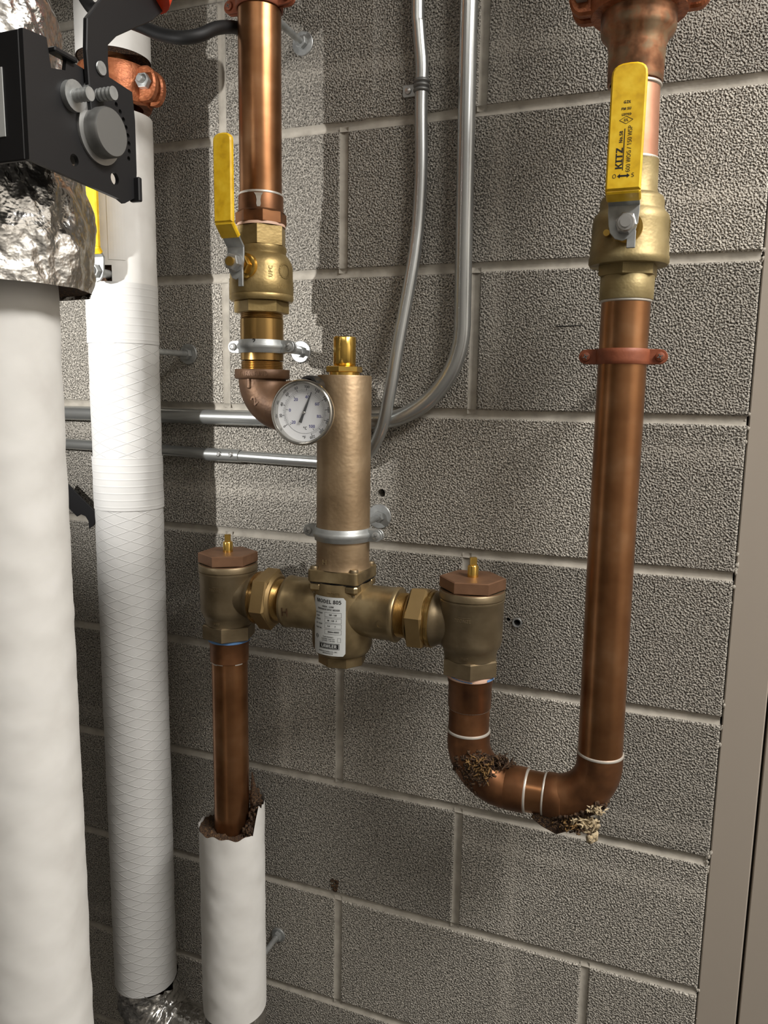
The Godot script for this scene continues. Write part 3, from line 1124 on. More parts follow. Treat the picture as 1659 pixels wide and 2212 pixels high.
func build_mixing_valve() -> void:
	var t := thing("mixing_valve", "bronze thermostatic mixing valve with a grey rating label, centre of the piping", "valve", Vector3(XM, 1.068, ZA))
	var c := Vector3(XM, 0, ZA)
	# body
	var g := G.new()
	lathe(g, [Vector2(0.0, 1.088), Vector2(0.034, 1.088), Vector2(0.0375, 1.0905), Vector2(0.0415, 1.098), Vector2(0.0425, 1.106), Vector2(0.0425, 1.172), Vector2(0.0395, 1.1935)], at(c.x, 0, c.z), 56)
	# branch arms, thicker at the rims
	for s in [-1.0, 1.0]:
		var xf := Transform3D(Basis(Vector3(0, -s, 0), Vector3(s, 0, 0), Vector3(0, 0, 1)), Vector3(XM, YB, ZA))
		lathe(g, [Vector2(0.0355, 0.0), Vector2(0.036, 0.034), Vector2(0.0362, 0.046), Vector2(0.0366, 0.056), Vector2(0.0366, 0.077), Vector2(0.0378, 0.079), Vector2(0.0378, 0.084), Vector2(0.0365, 0.0855), Vector2(0.03, 0.0855), Vector2(0.03, 0.06)], xf, 48)
	part(t, "body", g, M.bronze_body)
	# lugs under the flange for the bolts
	for q in [[-1, 1], [1, 1], [1, -1], [-1, -1]]:
		g = G.new()
		box(g, Vector3(0.02, 0.014, 0.02), 0.004, at(c.x + q[0] * 0.0262, 1.1875, c.z + q[1] * 0.0262))
		part(t, "bolt_lug", g, M.bronze_body)
	# gasket line, flange plate
	g = G.new()
	extrude(g, round_rect(0.0715, 0.0715, 0.006), 1.193, 1.1945, 0.0, Transform3D(Basis(Vector3(1, 0, 0), Vector3(0, 0, -1), Vector3(0, 1, 0)), Vector3(c.x, 0, c.z)))
	part(t, "gasket", g, M.black_rubber)
	g = G.new()
	extrude(g, round_rect(0.0745, 0.0745, 0.006), 1.1945, 1.2115, 0.0012, Transform3D(Basis(Vector3(1, 0, 0), Vector3(0, 0, -1), Vector3(0, 1, 0)), Vector3(c.x, 0, c.z)))
	box(g, Vector3(0.0012, 0.007, 0.0009), 0.0002, at(c.x - 0.0135, 1.2235, c.z + 0.0362))
	box(g, Vector3(0.0012, 0.007, 0.0009), 0.0002, at(c.x - 0.0085, 1.2235, c.z + 0.0372))
	box(g, Vector3(0.0055, 0.0012, 0.0009), 0.0002, at(c.x - 0.011, 1.2235, c.z + 0.0367))
	part(t, "flange", g, M.bronze_body)
	for q in [[-1, 1], [1, 1], [1, -1], [-1, -1]]:
		g = G.new()
		lathe(g, [Vector2(0.0, 1.178), Vector2(0.003, 1.178), Vector2(0.003, 1.211), Vector2(0.0058, 1.211), Vector2(0.0058, 1.2145), Vector2(0.005, 1.2155), Vector2(0.0, 1.2155)], at(c.x + q[0] * 0.0295, 0, c.z + q[1] * 0.0295), 18)
		part(t, "bolt", g, M.bronze_check)
	# upper tube with its outlet boss
	g = G.new()
	lathe(g, [Vector2(0.0385, 1.2115), Vector2(0.0372, 1.215), Vector2(0.0367, 1.224), Vector2(0.0367, 1.4705), Vector2(0.0357, 1.4725), Vector2(0.0, 1.4725)], at(c.x, 0, c.z), 64)
	lathe(g, [Vector2(0.034, 0.0), Vector2(0.034, 0.012), Vector2(0.03, 0.012)], Transform3D(Basis(Vector3(0, 1, 0), Vector3(-1, 0, 0), Vector3(0, 0, 1)), Vector3(XM - 0.030, 1.427, ZA)), 40)
	part(t, "thermostat_tube", g, M.bronze_sand)
	# adjusting stem
	g = G.new()
	lathe(g, [Vector2(0.0205, 1.4725), Vector2(0.0205, 1.4765)], at(c.x, 0, c.z), 36)
	ngon(g, 6, 0.0245, 1.4765, 1.4845, 0.0016, at(c.x, 0, c.z), 0.42)
	part(t, "lock_nut", g, M.brass_bright, "bright brass nut")
	g = G.new()
	lathe(g, [Vector2(0.0135, 1.4845), Vector2(0.0151, 1.4865), Vector2(0.0151, 1.5215), Vector2(0.0142, 1.5228), Vector2(0.0, 1.5228)], at(c.x, 0, c.z), 40)
	part(t, "stem_cap", g, M.brass_bright, "bright brass cap")
	# bottom plug
	g = G.new()
	ngon(g, 8, 0.0335, 1.0735, 1.0885, 0.002, at(c.x, 0, c.z), 0.2)
	part(t, "bottom_plug", g, M.bronze_body)
	# letters on the arms
	g = G.new()
	var fc := func(p: Vector3) -> Vector3:
		var a := deg_to_rad(52.0) + p.y / 0.037
		return Vector3(XM + 0.0685 + p.x, YB + cos(deg_to_rad(90.0) - 0.0 + deg_to_rad(8.0) - p.y / 0.037) * 0.0368 - 0.0, ZA + sin(deg_to_rad(98.0) - p.y / 0.037) * (0.0368 + p.z))
	text_into(g, "C", 0.0125, fc, false, 0.0006)
	part(t, "raised_letter", g, M.bronze_body)
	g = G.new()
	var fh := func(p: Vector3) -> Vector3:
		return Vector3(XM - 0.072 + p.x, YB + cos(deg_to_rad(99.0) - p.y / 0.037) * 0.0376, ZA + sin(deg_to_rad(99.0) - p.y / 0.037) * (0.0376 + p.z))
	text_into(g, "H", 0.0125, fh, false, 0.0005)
	part(t, "stamped_letter_shade", g, M.bronze_elbow)  # dark bronze tone: recess shade of the stamped strokes put into the colour
	g = G.new()
	text_into(g, "BRONZE", 0.0035, wrap_map(Vector3(c.x, 1.182, c.z), 0.0415, 84.0), true, 0.0008)
	part(t, "raised_lettering", g, M.bronze_body)
	# rating label wrapped on the body
	var mid := 94.0
	var lab := thing_label(t, c, mid)

func thing_label(t: Node3D, c: Vector3, mid: float) -> Node3D:
	var W := 0.0505
	var H := 0.082
	var cy := 1.1365
	var r := 0.0428
	var g := G.new()
	var wm := wrap_map(Vector3(c.x, cy, c.z), r, mid)
	var n := 16
	for i in n:
		var x0 := -W / 2 + W * i / n
		var x1 := -W / 2 + W * (i + 1) / n
		var cut := func(x: float) -> float:
			var e := W / 2 - absf(x)
			return H / 2 - (0.004 - sqrt(maxf(0.0, 0.004 * 0.004 - pow(maxf(0.0, 0.004 - e), 2)))) 
		var h0: float = cut.call(x0)
		var h1: float = cut.call(x1)
		var q := [wm.call(Vector3(x0, -h0, 0)), wm.call(Vector3(x1, -h1, 0)), wm.call(Vector3(x1, h1, 0)), wm.call(Vector3(x0, h0, 0))]
		var n0: Vector3 = (q[0] - Vector3(c.x, q[0].y, c.z)).normalized()
		var n1: Vector3 = (q[1] - Vector3(c.x, q[1].y, c.z)).normalized()
		g.tri(q[0], q[1], q[2], n0, n1, n1)
		g.tri(q[0], q[2], q[3], n0, n1, n0)
	var lab := part(t, "rating_label", g, M.sticker, "grey printed rating label")
	var ink := G.new()
	var paper := G.new()
	var rows := [["MODEL 805", 0.0052, 0.0, 0.0345, true], ["HIGH - LOW", 0.0023, 0.0, 0.0275, true], ["THERMOSTATIC MIXER", 0.0023, 0.0, 0.0235, true],
		["SET POINT", 0.002, -0.0145, 0.0175, false], ["TEMP", 0.002, -0.0165, 0.013, false], ["RANGE", 0.002, -0.016, 0.0085, false], ["SET TEMP", 0.002, -0.0145, 0.0025, false], ["PART NO.", 0.002, -0.0148, -0.0035, false],
		["100 - 140", 0.002, 0.0075, 0.0165, true], ["90 - 120   F", 0.002, 0.0065, 0.0085, true], ["110         F", 0.002, 0.0055, 0.0007, true], ["80504-00805", 0.002, 0.0085, -0.0073, true],
		["Patent Numbers", 0.0016, 0.0005, -0.0145, false], ["5,323,960  5,647,531", 0.0016, 0.0005, -0.0175, false], ["5,379,936  7,191,954", 0.0016, 0.0005, -0.0202, false],
		["MANUFACTURING CO., INC.", 0.0017, 0.0, -0.0352, false], ["INDIANAPOLIS, IN", 0.0014, 0.0, -0.0378, false]]
	for q in rows:
		var sh := Vector3(q[2], q[3], 0.00015)
		text_into(ink, q[0], q[1], func(p: Vector3) -> Vector3: return wm.call(p + sh), q[4], 0.0001)
	# ruled boxes
	for b in [0.0165, 0.0085, 0.0007, -0.0073]:
		for e in [[0.0075, b + 0.0031, 0.024, 0.0003], [0.0075, b - 0.0031, 0.024, 0.0003], [-0.0045, b, 0.0003, 0.0062], [0.0195, b, 0.0003, 0.0062]]:
			bar_wrapped(ink, wm, e[0], e[1], e[2], e[3], 0.00015)
	# maker's plate: black rounded field with light lettering
	bar_wrapped(ink, wm, 0.0015, -0.0275, 0.031, 0.0088, 0.00012)
	bar_wrapped(paper, wm, 0.0015, -0.0275, 0.0298, 0.0078, 0.0002)
	bar_wrapped(ink, wm, 0.0015, -0.0275, 0.0286, 0.0068, 0.00028)
	text_into(paper, "LAWLER", 0.0044, func(p: Vector3) -> Vector3: return wm.call(p + Vector3(0.0015, -0.0275, 0.0005)), true, 0.0001)
	# approval marks
	for k in 16:
		var a := TAU * k / 16
		bar_wrapped(ink, wm, -0.0185 + cos(a) * 0.0024, -0.016 + sin(a) * 0.0024, 0.0011, 0.0008, 0.00015)
	bar_wrapped(ink, wm, -0.0185, -0.016, 0.0034, 0.0009, 0.00015)
	for e in [[0.0165, -0.0155, 0.0045, 0.0003], [0.0165, -0.021, 0.0045, 0.0003], [0.0143, -0.0183, 0.0003, 0.0055], [0.0187, -0.0183, 0.0003, 0.0055]]:
		bar_wrapped(ink, wm, e[0], e[1], e[2], e[3], 0.00015)
	part(lab, "black_print", ink, M.ink)
	part(lab, "light_print", paper, M.sticker)
	return lab

func bar_wrapped(g: G, wm: Callable, x: float, y: float, w: float, h: float, lift: float) -> void:
	var n := maxi(1, int(w / 0.003))
	for i in n:
		var x0 := x - w / 2 + w * i / n
		var x1 := x - w / 2 + w * (i + 1) / n
		var q := [wm.call(Vector3(x0, y - h / 2, lift)), wm.call(Vector3(x1, y - h / 2, lift)), wm.call(Vector3(x1, y + h / 2, lift)), wm.call(Vector3(x0, y + h / 2, lift))]
		var nn: Vector3 = (q[1] - q[0]).cross(q[3] - q[0]).normalized()
		g.quad(q[0], q[1], q[2], q[3], nn)

# ------------------------------------------------------------------ check valves with unions
func build_check_valves() -> void:
	for q in [[XCL, 1.0, "bronze angle check valve left of the mixing valve, above blue thread tape"], [XCR, -1.0, "bronze angle check valve right of the mixing valve, above the copper trap"]]:
		var x: float = q[0]
		var s: float = q[1]
		var t := thing("check_valve", q[2], "valve", Vector3(x, 1.075, ZA))
		var p := at(x, 0, ZA)
		var g := G.new()
		lathe(g, [Vector2(0.0345, 1.108), Vector2(0.0355, 1.118), Vector2(0.0375, 1.1215), Vector2(0.04, 1.126), Vector2(0.0411, 1.133), Vector2(0.042, 1.184), Vector2(0.0428, 1.1855), Vector2(0.0428, 1.188), Vector2(0.0415, 1.1887), Vector2(0.0415, 1.1895), Vector2(0.0432, 1.1903), Vector2(0.0432, 1.1975), Vector2(0.042, 1.199), Vector2(0.03, 1.199)], p, 56)
		# side outlet toward the mixing valve
		var xf := Transform3D(Basis(Vector3(0, -s, 0), Vector3(s, 0, 0), Vector3(0, 0, 1)), Vector3(x, YB, ZA))
		lathe(g, [Vector2(0.0325, 0.02), Vector2(0.0315, 0.036), Vector2(0.033, 0.042), Vector2(0.0365, 0.047), Vector2(0.0365, 0.05)], xf, 44)
		part(t, "body", g, M.bronze_check)
		g = G.new()
		lathe(g, [Vector2(0.0412, 1.1985), Vector2(0.0412, 1.2)], p, 48)
		ngon(g, 6, 0.0432, 1.2, 1.2155, 0.0018, p, deg_to_rad(29.0 if s > 0 else 48.0))
		part(t, "cap", g, M.bronze_cap, "hexagonal bronze cap")
		g = G.new()
		lathe(g, [Vector2(0.0072, 1.215), Vector2(0.0072, 1.2295), Vector2(0.0062, 1.231), Vector2(0.0, 1.231)], p, 24)
		box(g, Vector3(0.0088, 0.011, 0.0066), 0.0006, p * Transform3D(Basis(Vector3.UP, 0.5), Vector3(0, 1.236, 0)))
		part(t, "stem", g, M.brass_bright, "bright brass stem")
		g = G.new()
		ngon(g, 6, 0.0395, 1.0862, 1.1085, 0.0025, p, 0.25)
		part(t, "outlet_hex", g, M.bronze_check)
		# union: collar ring, nut, threaded tailpiece
		g = G.new()
		lathe(g, [Vector2(0.0355, 0.049), Vector2(0.0385, 0.051), Vector2(0.0385, 0.0535), Vector2(0.0372, 0.0542), Vector2(0.0372, 0.0555), Vector2(0.0385, 0.0562), Vector2(0.0385, 0.059)], xf, 48)
		part(t, "union_ring", g, M.brass_turned)
		g = G.new()
		ngon(g, 6, 0.0445, 0.057, 0.081, 0.004, xf, 0.3)
		lathe(g, [Vector2(0.038, 0.0805), Vector2(0.034, 0.0845), Vector2(0.03, 0.0845)], xf, 40)
		part(t, "union_nut", g, M.bronze_nut)
		g = G.new()
		var th := [Vector2(0.0305, 0.08)]
		th.append_array(thread(0.0305, 0.085, 0.108, 0.0019, 0.0009))
		lathe(g, th, xf, 48, 10.0)
		part(t, "tailpiece", g, M.brass_turned)
		g = G.new()
		text_into(g, "BRONZE", 0.0042, wrap_map(Vector3(x, 1.1665, ZA), 0.0418, 92.0 if s < 0 else 84.0), true, 0.0007)
		text_into(g, "SWP", 0.0036, wrap_map(Vector3(x, 1.1145, ZA), 0.0353, 88.0), true, 0.0007)
		bar_wrapped(g, wrap_map(Vector3(x, 1.1665, ZA), 0.0418, 88.0 if s < 0 else 80.0), 0.0, 0.0045, 0.016, 0.0009, 0.0006)
		part(t, "raised_lettering", g, M.bronze_check)

# ------------------------------------------------------------------ left riser
func solder_ring(t: Node3D, xf: Transform3D, r: float, h: float) -> void:
	var g := G.new()
	lathe(g, [Vector2(r - 0.001, h - 0.0022), Vector2(r + 0.0007, h - 0.0012), Vector2(r + 0.001, h), Vector2(r + 0.0005, h + 0.0013), Vector2(r - 0.001, h + 0.002)], xf, 44)
	part(t, "solder_ring", g, M.solder)

func build_left_riser() -> void:
	var p := at(XL, 0, ZA)
	var t := thing("copper_pipe", "upright copper pipe above the brass valve on the left", "pipe", Vector3(XL, 1.668, ZA))
	var g := G.new()
	lathe(g, [Vector2(0.0282, 1.70), Vector2(0.0282, 2.95)], p, 56)
	part(t, "pipe", g, M.copper)
	g = G.new()
	lathe(g, [Vector2(0.0295, 1.7085), Vector2(0.0300, 1.7075), Vector2(0.0302, 1.689), Vector2(0.0315, 1.6875), Vector2(0.0325, 1.686)], p, 52)
	ngon(g, 8, 0.0342, 1.6715, 1.6865, 0.001, p, 0.2)
	part(t, "male_adapter", g, M.copper_dark)
	solder_ring(t, p, 0.0292, 1.7095)
	# a run of solder down the front
	g = G.new()
	var dr := wrap_map(Vector3(XL, 1.7, ZA), 0.0304, 66.0)
	var dp := [[0.006, 0.007], [0.0035, 0.003], [0.0025, -0.002], [0.003, -0.007], [0.002, -0.0105]]
	for i in dp.size() - 1:
		var q := [dr.call(Vector3(-dp[i][0], dp[i][1], 0.0004)), dr.call(Vector3(dp[i][0], dp[i][1], 0.0004)), dr.call(Vector3(dp[i + 1][0], dp[i + 1][1], 0.0004)), dr.call(Vector3(-dp[i + 1][0], dp[i + 1][1], 0.0004))]
		g.quad(q[0], q[1], q[2], q[3], (q[0] - Vector3(XL, q[0].y, ZA)).normalized())
	part(t, "solder_drip", g, M.solder)
	g = G.new()
	lathe(g, [Vector2(0.0305, 1.6685), Vector2(0.0328, 1.6685), Vector2(0.0322, 1.672), Vector2(0.0305, 1.672)], p, 40)
	part(t, "thread_tape", g, M.tape_pink)

	var v := thing("ball_valve", "brass ball valve with an unprinted yellow lever above the dial thermometer", "valve", Vector3(XL, 1.555, ZA))
	g = G.new()
	ngon(g, 6, 0.0352, 1.6425, 1.6685, 0.0016, p, 0.16)
	lathe(g, [Vector2(0.029, 1.669), Vector2(0.0315, 1.669)], p, 40)
	part(v, "end_hex", g, M.brass_cast)
	g = G.new()
	lathe(g, [Vector2(0.03, 1.571), Vector2(0.0415, 1.571), Vector2(0.0435, 1.574), Vector2(0.0435, 1.5785), Vector2(0.0428, 1.5795), Vector2(0.0435, 1.5805), Vector2(0.0432, 1.5975), Vector2(0.0426, 1.599), Vector2(0.0426, 1.616), Vector2(0.0408, 1.6225), Vector2(0.0372, 1.6285), Vector2(0.0335, 1.6325), Vector2(0.0335, 1.636), Vector2(0.0345, 1.6385), Vector2(0.0338, 1.6425), Vector2(0.03, 1.6425)], p, 60)
	part(v, "body", g, M.brass_cast)
	g = G.new()
	ngon(g, 6, 0.0372, 1.5552, 1.5712, 0.0016, p, 0.5)
	part(v, "end_hex", g, M.brass_cast)
	# bonnet, stem, nut
	g = G.new()
	lathe(g, [Vector2(0.0165, 0.036), Vector2(0.0165, 0.0455), Vector2(0.0135, 0.047), Vector2(0.0, 0.047)], along_z(Vector3(XL, 1.6125, ZA)), 32)
	ngon(g, 6, 0.0125, 0.047, 0.056, 0.001, along_z(Vector3(XL, 1.6125, ZA)))
	part(v, "packing_gland", g, M.brass_bright)
	g = G.new()
	lathe(g, [Vector2(0.0058, 0.05), Vector2(0.0058, 0.0815), Vector2(0.0, 0.0815)], along_z(Vector3(XL, 1.6125, ZA)), 18)
	part(v, "stem", g, M.brass_bright)
	g = G.new()
	ngon(g, 6, 0.0108, 0.069, 0.0785, 0.0014, along_z(Vector3(XL, 1.6125, ZA)), 0.3)
	lathe(g, [Vector2(0.0118, 0.0665), Vector2(0.0118, 0.069), Vector2(0.006, 0.069)], along_z(Vector3(XL, 1.6125, ZA)), 28)
	part(v, "stem_nut", g, M.steel)
	lever_handle(v, Vector3(XL, 1.6125, ZA + 0.065), 1.762, ZA + 0.091, 1.659, 0.0265, 0.021, 0.0, 0.012)
	g = G.new()
	text_into(g, "CUPC", 0.0055, func(q: Vector3) -> Vector3: return wrap_map(Vector3(XL, 1.604, ZA), 0.0427, 44.0).call(Vector3(-q.y, q.x, q.z)), true, 0.0008)
	text_into(g, "99 W", 0.0055, wrap_map(Vector3(XL, 1.588, ZA), 0.0432, 20.0), true, 0.0009)
	for k in 20:
		var a := TAU * k / 20
		bar_wrapped(g, wrap_map(Vector3(XL, 1.609, ZA), 0.0427, 14.0), cos(a) * 0.009, sin(a) * 0.009, 0.003, 0.0024, 0.0006)
	part(v, "raised_lettering", g, M.brass_cast)

	var n := thing("brass_nipple", "threaded brass nipple held by a zinc clamp under the left valve", "pipe fitting", Vector3(XL, 1.478, ZA))
	g = G.new()
	lathe(g, [Vector2(0.0296, 1.492), Vector2(0.0296, 1.547)], p, 56)
	part(n, "barrel", g, M.brass_turned)
	for q in [[1.4775, 1.4925], [1.5465, 1.5625]]:
		g = G.new()
		lathe(g, thread(0.0294, q[0], q[1], 0.0022, 0.001), p, 52, 10.0)
		part(n, "thread", g, M.brass_turned)

	var e := thing("pipe_elbow", "dark bronze cast elbow behind the dial thermometer", "pipe fitting", Vector3(XL, 1.39, ZA))
	g = G.new()
	lathe(g, [Vector2(0.03, 1.4795), Vector2(0.0372, 1.4795), Vector2(0.038, 1.4785), Vector2(0.038, 1.468), Vector2(0.0368, 1.4665), Vector2(0.032, 1.4655)], p, 52)
	lathe(g, [Vector2(0.032, 0.0), Vector2(0.0368, 0.0), Vector2(0.038, 0.0015), Vector2(0.038, 0.0125), Vector2(0.03, 0.0125)], along_x(Vector3(XL + 0.04, 1.427, ZA)), 48)
	part(e, "rim", g, M.bronze_elbow)
	g = G.new()
	var path := arc(Vector3(XL + 0.04, 1.467, ZA), Vector3(-0.04, 0, 0), Vector3(0, -0.04, 0), 0.0, 90.0, 20)
	sweep(g, path, 0.0328, 44)
	box(g, Vector3(0.006, 0.016, 0.006), 0.0015, at(XL - 0.002, 1.461, ZA + 0.032))
	part(e, "body", g, M.bronze_elbow)
	g = G.new()
	lathe(g, [Vector2(0.0296, 0.0), Vector2(0.0296, 0.06)], along_x(Vector3(XL + 0.045, 1.427, ZA)), 40)
	part(e, "outlet_nipple", g, M.brass_turned)
	g = G.new()
	text_into(g, "THAILAND", 0.0062, wrap_map(Vector3(XL, 1.4735, ZA), 0.038, 82.0), true, 0.0008)
	text_into(g, "2", 0.012, flat_map(Transform3D(Basis(Vector3(0, 0, 1), 0.7), Vector3(XL + 0.006, 1.437, ZA + 0.0328))), true, 0.001)
	part(e, "raised_lettering", g, M.bronze_elbow)

# ------------------------------------------------------------------ lower left: copper into insulation
func build_lower_left_run() -> void:
	var p := at(XCL, 0, ZA)
	var t := thing("copper_pipe", "copper pipe dropping from the left check valve into white insulation", "pipe", Vector3(XCL, 0.3, ZA))
	var g := G.new()
	lathe(g, [Vector2(0.0269, 0.3), Vector2(0.0269, 1.055)], p, 56)
	part(t, "pipe", g, M.copper)
	g = G.new()
	lathe(g, [Vector2(0.0269, 1.0495), Vector2(0.0285, 1.0505), Vector2(0.0289, 1.076), Vector2(0.0297, 1.0775), Vector2(0.0297, 1.0855), Vector2(0.02, 1.0865)], p, 52)
	part(t, "male_adapter", g, M.copper_dark)
	g = G.new()
	lathe(g, [Vector2(0.029, 1.0815), Vector2(0.0312, 1.082), Vector2(0.0318, 1.0845), Vector2(0.031, 1.087), Vector2(0.029, 1.0875)], p, 44)
	part(t, "thread_tape", g, M.tape_blue, "blue thread tape")
	# broken white paste at the joint
	g = G.new()
	var ring := wrap_map(Vector3(XCL, 1.0495, ZA), 0.0274, 62.0)
	for q in [[-0.030, 0.0, 0.010, 0.0012], [-0.022, -0.0006, 0.008, 0.0018], [-0.013, 0.0002, 0.01, 0.0012], [0.016, 0.0012, 0.012, 0.004], [0.025, 0.0026, 0.008, 0.003]]:
		bar_wrapped(g, ring, q[0], q[1], q[2], q[3], 0.0006)
	part(t, "joint_paste", g, M.solder)

	var s := thing("pipe_insulation", "short white insulation sleeve with a torn dark top, lower left", "insulation", Vector3(XCL, 0.46, ZA))
	var torn := func(th: float) -> float:
		var d := rad_to_deg(th)
		var hgt := 0.0035 * sin(th * 9.0) * sin(th * 4.0 + 1.0) - 0.002
		# a torn tongue stands up on the right, toward the wall
		var k := wrapf(d + 25.0, -180.0, 180.0)
		if absf(k) < 46.0:
			hgt += 0.036 * (1.0 - smoothstep(30.0, 46.0, absf(k))) + 0.003 * sin(th * 31.0)
		return hgt
	jacket(s, "jacket", Vector2(XCL, ZA), 0.468, 0.787, 0.0505, M.jacket, 0.0009, null, 90, torn)
	g = G.new()
	var f := noise(90.0, FastNoiseLite.TYPE_SIMPLEX, 3, 51)
	surf(g, 72, 10, func(i: int, j: int):
		var th := TAU * (i % 72) / 72
		var rr := lerpf(0.0275, 0.0498, j / 10.0)
		var q := Vector3(XCL + cos(th) * rr, 0, ZA + sin(th) * rr)
		var up: float = torn.call(th)
		var y := 0.779 + f.get_noise_3dv(q) * 0.005 + maxf(up, 0.0) * (0.8 if j > 4 else 0.5)
		return q + Vector3(0, y, 0), null, -1.0)
	part(s, "wool_core", g, M.wool, "dark brown torn insulation core")
	g = G.new()
	for k in 230:
		var a := rng.randf_range(-1.25, 0.55)
		var rr := rng.randf_range(0.034, 0.0455)
		var top := lerpf(0.79, 0.826, 1.0 - smoothstep(-0.1, 0.55, a)) if a > -0.1 else 0.826
		var c := Vector3(XCL + cos(a) * rr, rng.randf_range(0.778, top), ZA + sin(a) * rr)
		blob(g, c, Vector3(rng.randf_range(0.0015, 0.004), rng.randf_range(0.002, 0.006), rng.randf_range(0.0015, 0.004)), 6, 5, 0.45)
	sweep(g, [Vector3(XCL + 0.03, 0.78, ZA - 0.012), Vector3(XCL + 0.0315, 0.83, ZA - 0.014), Vector3(XCL + 0.029, 0.868, ZA - 0.013)], [0.005, 0.0065, 0.001], 8)
	part(s, "torn_flap", g, M.wool)
	foil_wrap(s, "foil_end", [Vector2(0.046, 0.3), Vector2(0.05, 0.38), Vector2(0.0495, 0.45), Vector2(0.047, 0.476)], Vector2(XCL, ZA), 0.008, 70, 30, 8)

# ------------------------------------------------------------------ right: trap and riser
func tufts(g: G, c: Vector3, spread: Vector3, count: int, size: float) -> void:
	for k in count:
		var q := c + Vector3(rng.randfn(0, 0.5) * spread.x, rng.randfn(0, 0.5) * spread.y, rng.randfn(0, 0.5) * spread.z)
		var d := Vector3(rng.randf_range(-1, 1), rng.randf_range(-1, 1), rng.randf_range(-0.6, 1)).normalized() * size * rng.randf_range(0.5, 1.5)
		var bend := Vector3(rng.randf_range(-1, 1), rng.randf_range(-1, 1), rng.randf_range(-1, 1)) * size * 0.4
		sweep(g, [q - d, q + bend, q + d], [size * 0.16, size * 0.3, size * 0.05], 5, false)

